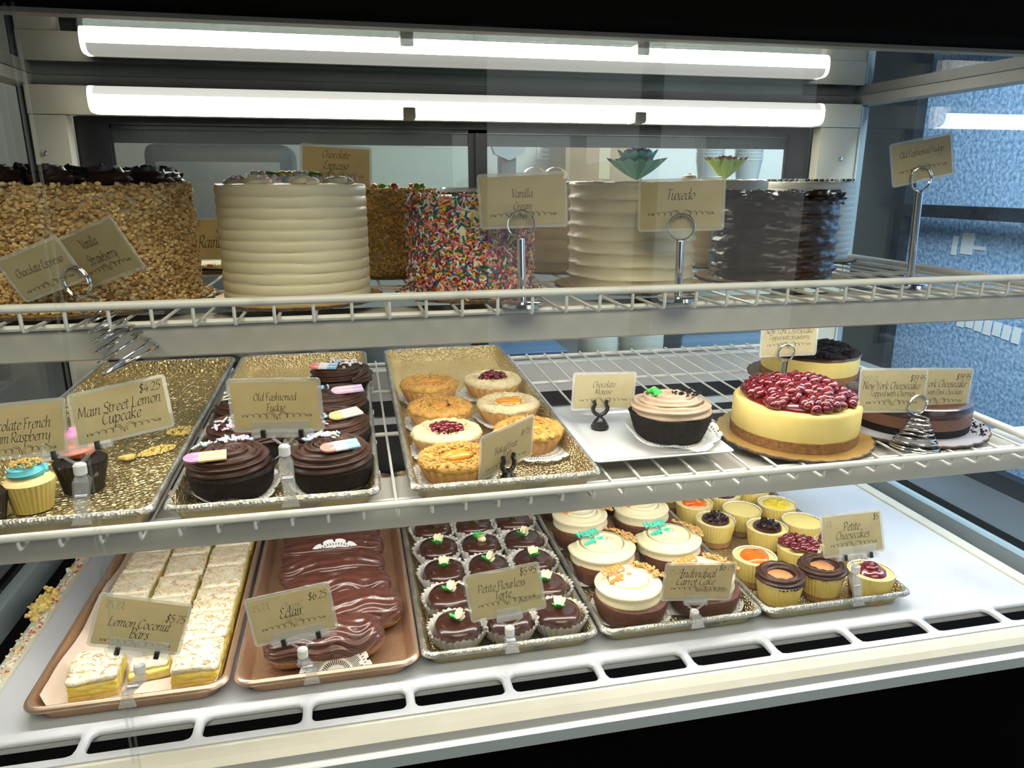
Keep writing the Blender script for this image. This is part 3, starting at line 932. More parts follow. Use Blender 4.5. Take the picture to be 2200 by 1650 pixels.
def leaf(mb, L, W, base, yaw, pitch, mi=0, tip=1, curl=0.25, th=0.0022, seg=8):
    """fleshy pointed leaf; the last part takes material tip"""
    M_ = Matrix.Rotation(yaw, 3, 'Z') @ Matrix.Rotation(-pitch, 3, 'Y')
    vs, fs, n = [], [], seg
    for i in range(n + 1):
        u = i / n
        wd = W * (0.45 + 1.1 * u) * (1 - u ** 2.2) ** 0.75 if u < 1 else 0.0
        up = curl * L * u * u
        for s, zo in ((-1, 0.25), (-0.5, -0.2), (0, -0.5), (0.5, -0.2), (1, 0.25), (0.5, 0.5), (0, 0.35), (-0.5, 0.5)):
            vs.append(Vector(base) + M_ @ Vector((L * u, s * wd / 2, up + zo * th * (1 - 0.8 * u) + abs(s) * wd * 0.18)))
    for i in range(n):
        for k in range(8):
            k2 = (k + 1) % 8
            mb.add([vs[i * 8 + k], vs[(i + 1) * 8 + k], vs[(i + 1) * 8 + k2], vs[i * 8 + k2]], [(3, 2, 1, 0)], mi if i < n - 1 else tip)


def succulent(parent, loc, sc, m, mt, tall=False):
    b = MB()
    for ring, (n, L, W, pit, z) in enumerate(((7, 0.030, 0.021, 20, 0.002), (6, 0.026, 0.021, 38, 0.005), (5, 0.020, 0.017, 56, 0.008), (3, 0.014, 0.012, 74, 0.011))):
        if tall and ring == 0:
            n, L, W, pit = 6, 0.034, 0.016, 30
        for k in range(n):
            leaf(b, L * sc, W * sc, (0, 0, z * sc), 2 * PI * k / n + ring * 0.5 + 0.2, R_(pit), 0, 1, 0.22, 0.003 * sc)
    return b.build('icing_succulent', [m, mt], parent, ang=180, loc=loc)


TEAL = mat('teal_leaf', (0.34, 0.72, 0.65), 0.45, col2=(0.42, 0.80, 0.72), scale=70, sss=0.3)
PURP = mat('purple_tip', (0.42, 0.38, 0.52), 0.5)
LIME = mat('lime_leaf', (0.50, 0.74, 0.20), 0.4, col2=(0.62, 0.82, 0.32), scale=70)
REDT = mat('red_tip', (0.42, 0.10, 0.06), 0.5)

t = thing('layer_cake', 'tall white cake with sharp swept ridges and a teal icing succulent', 'cake', (0.3527, 0.908, UZ))
board(t, 0.096)
ridged(0.0825, 0.126, 8, 'crest', 0.30, 4.2).build('frosting', WHITEF, t, ang=60)
succulent(t, (-0.008, -0.030, 0.131), 1.42, TEAL, PURP)

t = thing('layer_cake', 'white cake with a ribbon bow, behind the sprinkle cake', 'cake', (0.318, 1.12, UZ))
board(t, 0.090)
ridged(0.0720, 0.126, 8, 'crest', 0.30, 8.8).build('frosting', WHITEF, t, ang=60)
b = MB()
for s in (-1, 1):
    path = [(s * 0.004 - 0.03, -0.02, 0.137 + 0.0)]
    loop = []
    for k in range(15):
        a = 2 * PI * k / 14
        loop.append((-0.030 + s * (0.016 - 0.016 * math.cos(a)), -0.02, 0.140 + 0.011 * math.sin(a)))
    vs = [(x, y + d, z) for x, y, z in loop for d in (-0.008, 0.008)]
    b.add(vs, [(2 * k, 2 * k + 1, 2 * k + 3, 2 * k + 2) for k in range(14)], 0)
b.tube([(-0.06, -0.03, 0.131), (-0.03, -0.02, 0.136), (0.0, -0.03, 0.131)], 0.003, 8, 1)
b.build('ribbon_bow', [mat('ivory_fondant', (0.84, 0.77, 0.58), 0.45), mat('pink_fondant', (0.66, 0.20, 0.22), 0.45)], t)

t = thing('layer_cake', 'white cake topped with a lime green succulent, behind the dark chocolate cake', 'cake', (0.588, 1.125, UZ))
board(t, 0.086)
ridged(0.0700, 0.129, 9, 'soft', 0.10, 6.1).build('frosting', WHITEF, t, ang=60)
succulent(t, (-0.004, -0.012, 0.132), 1.40, LIME, REDT, True)
b = MB(); swirl(b, 0.016, 2.2, 0.007, 0.133, 0.006, 5, 0.08, steps=36, seg=12, c=(-0.052, 0.01)); b.build('piped_swirl', WHITEF, t)

t = thing('layer_cake', 'tall dark chocolate frosted cake with a ragged chocolate border', 'cake', (0.5699, 0.936, UZ))
board(t, 0.100)
DKF = mat('dark_chocolate_buttercream', (0.030, 0.015, 0.011), 0.33, col2=(0.045, 0.024, 0.018), scale=50, bump=0.3, bscale=110)
ridged(0.0855, 0.105, 6, 'rough', 0.2, 2.7).build('frosting', DKF, t, ang=70)
for k in range(10):
    a = 2 * PI * k / 10
    b = MB(); swirl(b, 0.026, 1.7, 0.0105, 0, 0.004, 8, 0.26, steps=56, a0=a, seg=40, twist=0.05)
    b.build('chocolate_rosette', DKF, t, loc=(0.066 * math.cos(a), 0.066 * math.sin(a), 0.108))
b = MB()
b.lathe([(0.0001, 0.1105), (0.030, 0.111), (0.052, 0.114), (0.058, 0.110)], 48, 0, lambda r, z, th: (r * (1 + 0.08 * math.sin(5 * th)), z + 0.002 * math.sin(9 * th + r * 200)))
b.build('peanut_butter_layer', mat('peanut_butter', (0.36, 0.19, 0.08), 0.4), t)

t = thing('layer_cake', 'white cake dotted with dark and white chocolate pearls, rear right corner', 'cake', (0.770, 1.165, UZ))
board(t, 0.086)
ridged(0.0735, 0.126, 13, 'fine', 0.0, 9.3).build('frosting', mat('pale_buttercream', (0.84, 0.82, 0.70), 0.4), t, ang=60)
b = MB()
for k in range(46):
    a = 2 * PI * k / 46
    for q in range(2):
        r = 0.066 - 0.006 * q + random.uniform(-0.002, 0.002)
        b.blob((r * math.cos(a + q * 0.07), r * math.sin(a + q * 0.07), 0.1325), 0.0023, random.randrange(3), 1)
for k in range(30):
    a = random.uniform(0, 6.28); r = 0.05 * math.sqrt(random.random())
    b.blob((r * math.cos(a), r * math.sin(a), 0.1325), 0.0022, random.randrange(3), 1)
stuff(b.build('chocolate_pearls', [mat('dark_pearl', (0.02, 0.012, 0.01), 0.25), mat('white_pearl', (0.84, 0.80, 0.68), 0.3), mat('milk_pearl', (0.18, 0.08, 0.04), 0.3)], t))

# ------------------------------------------------------------------ middle shelf: crumbs and cupcakes on the left tray
def crumbs(label, x, y, z, rx, ry, h, count, m, size=0.0016, ang=0.0):
    b = MB()
    ca, sa = math.cos(ang), math.sin(ang)
    for _ in range(count):
        r = math.sqrt(random.random()); a = random.uniform(0, 6.28)
        u, v = rx * r * math.cos(a), ry * r * math.sin(a)
        s = size * random.uniform(0.5, 1.5)
        b.blob((u * ca - v * sa, u * sa + v * ca, s * 0.4 + h * (1 - r) * random.random()), (s, s * 0.8, s * 0.7), 0, 0, 0.4, 2, rot_rand(), random.random() * 9)
    o = b.build('cake_crumbs', m, None, loc=(x, y, z))
    tag(o, label, 'crumbs'); return stuff(o)


YCRUMB = mat('yellow_cake_crumb', (0.80, 0.55, 0.12), 0.8, col2=(0.86, 0.68, 0.26), scale=200)
crumbs('yellow crumb pile in the middle of the left gold tray', -0.2585, 0.973, mtz(0.973), 0.024, 0.013, 0.006, 420, YCRUMB, ang=0.7)
crumbs('scattered yellow crumbs behind the pile, by the right rim of the left gold tray', -0.240, 1.045, mtz(1.045), 0.022, 0.020, 0.003, 200, YCRUMB)
b = MB()
b.tube([(-0.008, 0.002, 0.003), (0.002, -0.002, 0.004), (0.007, 0.001, 0.004), (0.008, 0.008, 0.003)], 0.004, 10, rfn=lambda q: 0.6 + 0.6 * math.sin(PI * q))
tag(b.build('cake_scrap', YCRUMB, None, loc=(-0.2894, 0.948, mtz(0.948))), 'single curved yellow cake scrap left of the crumb pile', 'crumb')


def cupcake(label, x, y, z, R, H, liner, cake, flutes=30, dome=0.006, lr=0.74, group=None):
    t = thing('cupcake', label, 'cupcake', (x, y, z), random.uniform(0, 1), group)
    b = MB()
    b.lathe([(0.0001, 0.0005), (R * lr, 0.0005), (R * (lr + 0.3 * (1 - lr)), H * 0.33), (R * (lr + 0.66 * (1 - lr)), H * 0.66), (R, H), (R * 0.96, H - 0.001)], flutes * 4, 0, lambda r, zz, th: (r * (1 + (0.028 * math.cos(flutes * th) if r > R * 0.3 else 0)), zz))
    b.build('paper_liner', liner, t, ang=70)
    b = MB(); b.lathe([(R * 0.96, H - 0.004), (R * 0.98, H), (R * 0.8, H + dome * 0.6), (R * 0.4, H + dome), (0.0001, H + dome)], 40); b.build('cake', cake, t)
    return t


YCAKE = mat('yellow_cake', (0.86, 0.70, 0.34), 0.6, col2=(0.80, 0.60, 0.24), scale=120)
STRIPE = mat('dark_striped_liner', (0.015, 0.012, 0.012), 0.45, col2=(0.35, 0.32, 0.30), scale=70, lo=0.62, hi=0.72)
TEALI = mat('teal_icing', (0.12, 0.52, 0.56), 0.45)
ORAN = mat('orange_icing', (0.86, 0.13, 0.02), 0.4)
PINKI = mat('pink_icing', (0.85, 0.16, 0.40), 0.4)
t = cupcake('yellow cupcake with teal icing and golden crumbs on the left gold tray', -0.349, 0.825, mtz(0.825), 0.0245, 0.033, YLINER, YCAKE, dome=0.008)
b = MB(); swirl(b, 0.024, 2.5, 0.0075, 0.040, 0.010, 6, 0.12, steps=50, seg=14); b.blob((0, 0, 0.041), (0.017, 0.017, 0.007)); b.build('teal_icing', TEALI, t)
b = MB()
for _ in range(160):
    r = 0.015 * math.sqrt(random.random()); a = random.uniform(0, 6.28); s = random.uniform(0.0008, 0.0018)
    b.blob((r * math.cos(a), r * math.sin(a), 0.052 + 0.005 * (1 - r / 0.015)), s, 0, 0, 0.3)
stuff(b.build('golden_crumbs', mat('golden_crumb', (0.62, 0.40, 0.12), 0.7), t))
t = cupcake('chocolate cupcake in a dark liner with orange and pink icing, behind the clip', -0.312, 0.868, mtz(0.868), 0.0275, 0.036, STRIPE, CHOCD, dome=0.006)
b = MB(); swirl(b, 0.025, 2.2, 0.009, 0.044, 0.012, 6, 0.14, steps=46, seg=14); b.blob((0, 0, 0.046), (0.017, 0.017, 0.009)); b.build('orange_icing', ORAN, t)
b = MB(); swirl(b, 0.016, 2.2, 0.007, 0.060, 0.014, 6, 0.14, steps=40, seg=12); b.blob((0, 0, 0.064), (0.010, 0.010, 0.012)); b.build('pink_icing', PINKI, t)
t = cupcake('chocolate cupcake with an orange icing rosette at the very left edge', -0.386, 0.800, mtz(0.80), 0.0245, 0.032, STRIPE, CHOCD, dome=0.005)
b = MB(); swirl(b, 0.017, 2.2, 0.007, 0.040, 0.010, 6, 0.14, steps=46, seg=14, c=(0.004, 0)); b.blob((0.004, 0, 0.041), (0.012, 0.012, 0.007)); b.build('orange_icing', ORAN, t)

# ------------------------------------------------------------------ chocolate fudge cakes
def popsicle(t, x, y, z, rz, cols, ry=0.0):
    b = MB(); n = 5
    L, W = 0.042, 0.017
    out = []
    for k in range(9):
        a = PI / 2 + PI * k / 8
        out.append((-L / 2 + W / 2 + W / 2 * math.cos(a) * 1.2, W / 2 * math.sin(a)))
    top = [(p[0], p[1], 0.002) for p in out]
    edges = [-L / 2 + W / 2, -L / 6, L / 6, L / 2]
    b.add([(p[0], p[1], 0.0) for p in out] + top, [tuple(range(8, -1, -1)), tuple(range(9, 18))] + [(k, k + 1, k + 10, k + 9) for k in range(8)], 0)
    for k in range(3):
        b.box(edges[k], edges[k + 1], -W / 2, W / 2, 0, 0.002, k)
        for q in (-0.25, 0.25):
            b.box(edges[k], edges[k + 1], q * W - 0.0008, q * W + 0.0008, 0.002, 0.0025, 3)
    o = b.build('candy_popsicle', cols, t, smooth=False, loc=(x, y, z)); o.rotation_euler = (0.28, ry, rz)
    return o


CRED, CBLU, CWHT = mat('candy_coral', (0.80, 0.22, 0.18), 0.4), mat('candy_sky', (0.22, 0.50, 0.68), 0.4), PAST[0]
CPUR, CORA = mat('candy_plum', (0.45, 0.20, 0.36), 0.4), mat('candy_peach', (0.85, 0.52, 0.22), 0.4)


def fudge(label, x, y, rz, spots, pops, sidecandy=None):
    z = mtz(y)
    t = thing('fudge_cake', label, 'cake', (x, y, z + 0.001), rz)
    b = MB()
    b.lathe([(0.0001, 0.0005), (0.040, 0.0005), (0.0435, 0.010), (0.0465, 0.022), (0.0475, 0.027), (0.044, 0.031), (0.0001, 0.032)], 56, 0, lambda r, zz, th: (r * (1 + 0.015 * math.sin(7 * th + zz * 200) * (r > 0.01)), zz))
    b.build('cake', CHOCD, t)
    b = MB(); swirl(b, 0.0545, 3.1, 0.0135, 0.032, 0.014, 9, 0.26, steps=130, a0=random.uniform(0, 6), seg=54, shrink=0.42, twist=0.03)
    b.blob((0, 0, 0.030), (0.036, 0.036, 0.008), 0, 2)
    b.build('frosting', CHOC, t, ang=180)
    b = MB(); pts = []
    for cx, cy, n, sp in spots:
        for _ in range(n):
            px, py = cx + random.gauss(0, sp), cy + random.gauss(0, sp)
            r = math.hypot(px, py)
            zz = 0.0555 - max(0, r - 0.012) * 0.22
            q = random.random()
            if q < 0.45:
                b.blob((px, py, zz), random.uniform(0.0014, 0.0028), random.randrange(5), 1)
            else:
                jimmies(b, [(Vector((px, py, zz)), Vector((0, 0, 1)))], 0.009, 0.0011, 5, (5, 2, 1.2, 0.8, 0.6))
    if spots:
        stuff(b.build('sprinkles', PAST, t))
    for px, py, pz, prz, cols in pops:
        popsicle(t, px, py, pz, prz, cols)
    return t


fudge('chocolate swirl fudge cake front left of its tray, purple and orange popsicle in front', -0.145, 0.830, 0.0, [(0.0, 0.030, 46, 0.012), (-0.03, 0.018, 8, 0.006)], [(-0.020, -0.030, 0.052, 0.12, [CPUR, CORA, CORA, CWHT])])
fudge('chocolate swirl fudge cake front right of its tray, coral and blue popsicle on top', -0.0335, 0.826, 0.0, [(-0.006, 0.030, 34, 0.011), (-0.022, 0.018, 10, 0.006)], [(0.010, -0.024, 0.053, 0.30, [CRED, CWHT, CBLU, CWHT])])
fudge('chocolate fudge cake left of the clip, second from the front in the left row', -0.143, 0.929, 0.4, [(-0.02, -0.015, 30, 0.010)], [])
fudge('chocolate fudge cake right of the clip, second from the front, tan candy stick on top', -0.0335, 0.930, 0.2, [(-0.024, -0.02, 16, 0.008)], [(0.012, -0.020, 0.053, 0.35, [CORA, CWHT, CWHT, CORA])])
fudge('chocolate fudge cake with pink candy stick, third from the front right', -0.0325, 1.033, 0.1, [(-0.026, 0.0, 30, 0.010)], [(0.016, -0.018, 0.053, 0.1, [PAST[1], PAST[1], PAST[4], CWHT])])
fudge('chocolate fudge cake half hidden at the left behind the Old Fashioned Fudge card', -0.146, 1.030, 0.3, [(-0.018, 0.0, 34, 0.012)], [])
fudge('rearmost chocolate fudge cake, red popsicle lying across its left edge', -0.0285, 1.165, 0.0, [(0.012, 0.005, 40, 0.013)], [(-0.022, -0.018, 0.053, -0.25, [CRED, CWHT, CBLU, CWHT])])
for k, (x, y, lb) in enumerate(((-0.145, 0.830, 'lacy white doily under the front left fudge cake'), (-0.0335, 0.826, 'lacy white doily under the front right fudge cake'), (-0.143, 0.929, 'white doily under the second left fudge cake'), (-0.0335, 0.930, 'white doily under the second right fudge cake'),
                                (-0.0325, 1.033, 'white doily under the pink candy fudge cake'), (-0.0285, 1.165, 'white doily under the rearmost fudge cake'))):
    doily(lb, (x, y, mtz(y) + 0.0006), 0.0535, 0.3 * k, 0.017, k + 3, slope=MS)

# ------------------------------------------------------------------ baked fruit tarts
def tart(label, x, y, kind, R=0.0465, rz=0.0):
    z = mtz(y) + 0.0012
    t = thing('fruit_tart', label, 'tart', (x, y, z), rz)
    b = MB(); fl = 26
    b.lathe([(0.0001, 0.0004), (R * 0.74, 0.0004), (R * 0.86, 0.010), (R * 0.95, 0.020), (R * 0.93, 0.0215), (R * 0.86, 0.018)], fl * 6, 0, lambda r, zz, th: (r * (1 + (0.022 * math.cos(fl * th) if r > 0.6 * R else 0)), zz))
    b.build('shell', TARTC, t, ang=60)
    cm = OAT if kind.startswith('oat') else PALEC
    b = MB()
    seg, kz = 72, 12
    r_in = R * (0.36 if kind != 'oat_wide' else 0.46)
    prof = [(R * 0.93, 0.020), (R * 0.99, 0.0235), (R * 0.95, 0.028), (R * 0.82, 0.031), (R * 0.66, 0.031), (r_in + 0.004, 0.028), (r_in, 0.022), (0.0001, 0.020)]
    sd = random.random() * 50
    b.lathe(prof, seg, 0, lambda r, zz, th: (r * (1 + 0.05 * nz((math.cos(th) * 3 + sd, math.sin(th) * 3, zz * 90), 1.5)), zz + (0.0025 * nz((math.cos(th) * r * 200 + sd, math.sin(th) * r * 200, 0), 1.0) if r > 0.01 else 0)))
    for _ in range(420 if kind.startswith('oat') else 260):
        a = random.uniform(0, 6.28); r = random.uniform(r_in, R * 0.98)
        s = random.uniform(0.0010, 0.0032) if kind.startswith('oat') else random.uniform(0.0008, 0.002)
        q = (r - r_in) / (R - r_in)
        b.blob((r * math.cos(a), r * math.sin(a), 0.025 + 0.0065 * math.sin(PI * min(1, q * 0.9 + 0.08))), (s, s * 0.8, s * 0.6), 0, 0, 0.5, 2, rot_rand(), random.random() * 9)
    b.build('crumble', cm, t, ang=180)
    b = MB()
    if 'cherry' in kind:
        for _ in range(34):
            a = random.uniform(0, 6.28); r = 0.021 * math.sqrt(random.random())
            b.blob((r * math.cos(a) * 1.05, r * math.sin(a) * 0.85, 0.027 + 0.008 * (1 - r / 0.021) + random.uniform(0, 0.003)), (0.0052, 0.0046, 0.0040), 0, 1, 0.25, 2, rot_rand(), random.random() * 9)
        b.build('cherries', CHERRY, t, ang=180)
    else:
        for k, (px, py, a, L, W) in enumerate(((-0.004, 0.006, 0.15, 0.016, 0.007), (0.003, -0.003, -0.1, 0.018, 0.008), (0.010, 0.006, 0.5, 0.013, 0.006))):
            b.blob((px, py, 0.0265), (L, W, 0.006), 0, 2, 0.12, 2, Matrix.Rotation(a, 3, 'Z') @ Matrix.Rotation(0.3 - 0.3 * k, 3, 'X'), k)
        b.build('peach_slices', PEACH, t, ang=180)
    return t


tl = [('rear left tart with oat crumble and peach on the gold tray', 0.109, 1.118, 'oat_peach', 0.6), ('rear right tart with pale crumble and cherries on the gold tray', 0.2105, 1.122, 'pale_cherry', 0.2),
      ('middle left tart with oat crumble and peach, between two other tarts', 0.1115, 1.002, 'oat_peach', 1.4), ('tart with pale crumble and a bright peach slice, middle right of the gold tray', 0.2105, 1.000, 'pale_peach', 0.1),
      ('tart with pale crumble and red cherries, left and nearer the front of the gold tray', 0.1085, 0.902, 'pale_cherry', 2.2), ('front left golden oat tart with peach chunks behind the Baked Fruit Tart card', 0.1085, 0.813, 'oat_wide', 0.5),
      ('golden oat tart right of and behind the Baked Fruit Tart card, on a wide doily', 0.2145, 0.890, 'oat_peach', 0.3)]
for k, (lb, x, y, kd, rz) in enumerate(tl):
    tart(lb, x, y, kd, rz=rz)
    doily('lacy paper doily under the ' + ['rear left peach tart', 'rear right cherry tart', 'middle left peach tart', 'pale peach tart', 'front cherry tart', 'front left oat tart', 'oat tart by the card'][k], (x + (0.006 if k == 6 else 0), y - (0.004 if k == 6 else 0), mtz(y) + 0.0006), 0.052 if k != 6 else 0.058, 0.5 * k, 0.008 if k != 5 else 0.016, k + 20, slope=MS, sect=20)

# ------------------------------------------------------------------ white plate with the chocolate mousse cake
def mz(y):
    return mid_z(y)


t = thing('serving_plate', 'square white plate under the chocolate mousse cake', 'plate', (0.370, 0.905, mz(0.905) + 0.0004))
t.rotation_euler = (math.atan(MS), 0, 0)
b = MB()
L = [(0.110, 0.128, 0.012, 0.0), (0.130, 0.150, 0.010, 0.002), (0.186, 0.206, 0.008, 0.011), (0.188, 0.208, 0.008, 0.0125), (0.184, 0.204, 0.008, 0.0130), (0.150, 0.170, 0.012, 0.0065), (0.134, 0.152, 0.012, 0.0045)]
rs = [rrect(*l) for l in L]; n = len(rs[0])
fs = [tuple(reversed(range(n)))]
for i in range(len(rs) - 1):
    for k in range(n):
        k2 = (k + 1) % n
        fs.append((i * n + k, i * n + k2, (i + 1) * n + k2, (i + 1) * n + k))
fs.append(tuple(range((len(rs) - 1) * n, len(rs) * n)))
b.add([p for r in rs for p in r], fs)
b.build('dish', mat('white_porcelain', (0.68, 0.68, 0.67), 0.15, coat=0.3), t, ang=50)
t = thing('mousse_cake', 'black chocolate heart cake with swirled mocha mousse on the white plate', 'cake', (0.408, 0.880, mz(0.88) + 0.0085), -0.5)


def heart(r, zz, th):
    q = 1 + 0.10 * math.cos(2 * th) - 0.16 * math.exp(-((th - PI / 2) / 0.35) ** 2) + 0.05 * math.exp(-((th - 3 * PI / 2) / 0.5) ** 2)
    return (r * (q if r > 0.005 else 1), zz)


b = MB(); b.lathe([(0.0001, 0), (0.040, 0), (0.044, 0.012), (0.049, 0.030), (0.051, 0.034), (0.047, 0.037), (0.0001, 0.038)], 96, 0, lambda r, zz, th: heart(r * (1 + 0.01 * math.sin(13 * th + zz * 300)), zz, th)); b.build('cake', CHOCD, t)
b = MB()
for q, (sc, z_, rt) in enumerate(((1.0, 0.040, 0.0105), (0.72, 0.047, 0.0105), (0.42, 0.051, 0.010))):
    path = []
    for k in range(73):
        th = 2 * PI * k / 72
        r, _ = heart(0.040 * sc, 0, th)
        path.append((r * math.cos(th), r * math.sin(th), z_))
    b.tube(path[:-1], rt, 40, 0, True, lobes=7, lamp=0.26, twist=2 * PI / 72)
b.blob((0, 0, 0.046), (0.026, 0.024, 0.012), 0, 2)
b.build('mocha_mousse', MOCHA, t, ang=180)
b = MB()
for k, (x, y) in enumerate(((-0.026, 0.004), (-0.018, -0.008), (-0.024, 0.010))):
    b.blob((x, y, 0.060), (0.008, 0.005, 0.004), 0 if k == 2 else 1, 1, 0.3, 2, Matrix.Rotation(k * 0.9, 3, 'Z'), k)
b.blob((-0.022, 0.000, 0.062), (0.006, 0.005, 0.004), 1, 1, 0.3)
b.build('icing_flower', [PETAL, LEAFG], t)
b = MB(); pts = [(Vector((0.016 + random.gauss(0, 0.010), 0.014 + random.gauss(0, 0.009), 0.060)), Vector((0, 0, 1))) for _ in range(60)]
jimmies(b, pts, 0.005, 0.0011, 1); stuff(b.build('chocolate_sprinkles', [CHOCD], t))
doily('lacy white doily on the plate under the heart shaped mousse cake', (0.410, 0.876, mz(0.88) + 0.0075), 0.066, 0.2, 0.022, 41, slope=MS)

# ------------------------------------------------------------------ cheesecakes
t = thing('cheesecake', 'whole cheesecake heaped with glossy red cherries on a gold board', 'cheesecake', (0.589, 0.872, mz(0.872) + 0.0005))
t.rotation_euler = (math.atan(MS), 0, 0)
board(t, 0.104)
b = MB(); b.lathe([(0.0001, 0.0035), (0.0845, 0.0035), (0.0845, 0.013)], 80); b.lathe([(0.0845, 0.013), (0.0848, 0.017), (0.084, 0.018)], 80); b.build('crust', CRUST, t)
b = MB(); b.lathe([(0.0838, 0.015), (0.0842, 0.020), (0.0838, 0.050), (0.0815, 0.0535), (0.077, 0.054), (0.0001, 0.053)], 96, 0, lambda r, zz, th: (r + (0.0012 * nz((math.cos(th) * 3, math.sin(th) * 3, zz * 80), 1.6) if r > 0.02 else 0), zz + (0.0022 * nz((math.cos(th) * 5, math.sin(th) * 5, 3), 1.3) if zz < 0.02 else 0))); b.build('filling', CHEESE, t)
b = MB()
for _ in range(190):
    a = random.uniform(0, 6.28); r = 0.072 * math.sqrt(random.random())
    h = 0.023 * max(0.0, 1 - (r / 0.074) ** 2) ** 0.6
    b.blob((r * math.cos(a), r * math.sin(a), 0.056 + h * random.uniform(0.55, 1.0)), (0.0088, 0.0078, 0.0064), 0, 1, 0.28, 2.2, rot_rand(), random.random() * 9)
b.blob((0, 0, 0.054), (0.070, 0.070, 0.018), 0, 2)
stuff(b.build('cherry_topping', CHERRY, t, ang=180))
t = thing('cheesecake', 'whole cheesecake topped with dark chocolate shavings at the rear right', 'cheesecake', (0.785, 1.135, mz(1.135) + 0.0005))
t.rotation_euler = (math.atan(MS), 0, 0)
board(t, 0.102, m=mat('dark_cake_board', (0.10, 0.065, 0.04), 0.5))
b = MB(); b.lathe([(0.0001, 0.0035), (0.0805, 0.0035), (0.081, 0.016)], 72); b.build('crust', CRUST, t)
b = MB(); b.lathe([(0.081, 0.016), (0.0815, 0.018), (0.0815, 0.043), (0.079, 0.044), (0.0001, 0.044)], 72); b.build('filling', CHEESE, t)
b = MB(); b.lathe([(0.0805, 0.043), (0.083, 0.0455), (0.081, 0.048), (0.0001, 0.048)], 72, 0, lambda r, zz, th: (r * (1 + 0.012 * math.sin(11 * th) * math.sin(4 * th)), zz)); b.build('chocolate_glaze', GLAZE, t)
b = MB()
for _ in range(260):
    a = random.uniform(0, 6.28); r = 0.072 * math.sqrt(random.random())
    b.blob((r * math.cos(a), r * math.sin(a), 0.049 + 0.018 * random.random() * (1.15 - r / 0.072)), (random.uniform(.006, .012), random.uniform(.002, .004), random.uniform(.002, .004)), 0, 0, 0.5, 2, rot_rand(), random.random() * 9)
stuff(b.build('chocolate_shavings', CHOCD, t, smooth=False))
t = thing('cheesecake', 'dark chocolate cheesecake half hidden behind the two paired cards, far right', 'cheesecake', (0.782, 0.888, mz(0.888) + 0.0005))
t.rotation_euler = (math.atan(MS), 0, 0)
board(t, 0.108, m=mat('grey_cake_board', (0.32, 0.31, 0.34), 0.5))
b = MB(); b.lathe([(0.0001, 0.0035), (0.083, 0.0035), (0.0835, 0.014)], 72); b.build('crust', CHOCD, t)
b = MB(); b.lathe([(0.0835, 0.014), (0.0835, 0.030)], 72); b.build('filling', mat('milk_chocolate_filling', (0.16, 0.075, 0.045), 0.5), t)
b = MB(); b.lathe([(0.0835, 0.030), (0.0842, 0.034), (0.0825, 0.043), (0.078, 0.046), (0.0001, 0.046)], 72); b.build('chocolate_glaze', GLAZE, t)
b = MB()
for _ in range(90):
    a = random.uniform(-1.0, 0.9); r = random.uniform(0.085, 0.104)
    s = random.uniform(0.0006, 0.002); b.blob((r * math.cos(a), r * math.sin(a), 0.0042), s, 0, 0, 0.4)
stuff(b.build('chocolate_crumbs', CHOCD, t))

# ------------------------------------------------------------------ bottom deck: lemon coconut bars
b = MB()                                                            # parchment sheet lining the copper tray
nx, ny = 24, 40
vs = []
for j in range(ny + 1):
    for i in range(nx + 1):
        u, v = i / nx - 0.5, j / ny
        x, y = u * 0.188, 0.020 + v * 0.57
        z = 0.0026
        ed = max(0.0, abs(u) - 0.44) / 0.06
        z += 0.018 * ed ** 1.3
        if u < -0.40:
            z += 0.004 * math.sin(v * 20) * ed
        if v < 0.05:
            z += 0.0035 * (1 - v / 0.05) * (0.6 + 0.5 * math.sin(u * 34)); y += 0.006 * math.sin(u * 21 + 1) * (1 - v / 0.05)
        vs.append((x, y, z))
fs = [(j * (nx + 1) + i, j * (nx + 1) + i + 1, (j + 1) * (nx + 1) + i + 1, (j + 1) * (nx + 1) + i) for j in range(ny) for i in range(nx)]
b.add(vs, fs)
tag(b.build('parchment_paper', mat('parchment', (0.80, 0.68, 0.58), 0.7, col2=(0.74, 0.60, 0.50), scale=8), None, loc=(-0.272, 0.776, 0.0)), 'crinkled parchment sheet lining the left copper tray', 'paper')


def lemon_bar(sx, sy, H, sd):
    t = thing('lemon_bar', 'lemon coconut bar', 'dessert bar')
    b = MB(); b.rbox((0, 0, H * 0.14), (sx, sy, H * 0.28), 0.003, 6, 0, lambda p, d: 0.0010 * nz(p + Vector((sd, 0, 0)), 180)); b.build('shortbread_base', mat('shortbread', (0.72, 0.50, 0.16), 0.7, col2=(0.62, 0.40, 0.10), scale=120, bump=0.5, bscale=300), t, ang=180)
    b = MB(); b.rbox((0, 0, H * 0.48), (sx * 1.0, sy * 1.0, H * 0.50), 0.004, 9, 0, lambda p, d: 0.0016 * nz(p + Vector((0, sd, 0)), 140) + 0.0010 * nz(p + Vector((0, sd, 3)), 320)); b.build('lemon_filling', LEMON, t, ang=180)
    b = MB(); b.rbox((0, 0, H * 0.84), (sx * 1.01, sy * 1.01, H * 0.34), 0.005, 12, 0, lambda p, d: 0.0018 * nz(p + Vector((sd, sd, 0)), 110) + 0.0012 * nz(p + Vector((sd, 0, 9)), 300)); b.build('coconut_topping', COCO, t, ang=180)
    b = MB()
    for _ in range(60):
        x, y = random.uniform(-.46, .46) * sx, random.uniform(-.46, .46) * sy; a = random.uniform(0, 3.14); L = random.uniform(0.0014, 0.0040)
        b.tube([(x - L * math.cos(a), y - L * math.sin(a), H * 1.005), (x, y, H * 1.02 + 0.0008), (x + L * math.cos(a), y + L * math.sin(a), H * 1.005)], 0.00048, 5)
    stuff(b.build('coconut_flakes', FLAKE, t))
    return t


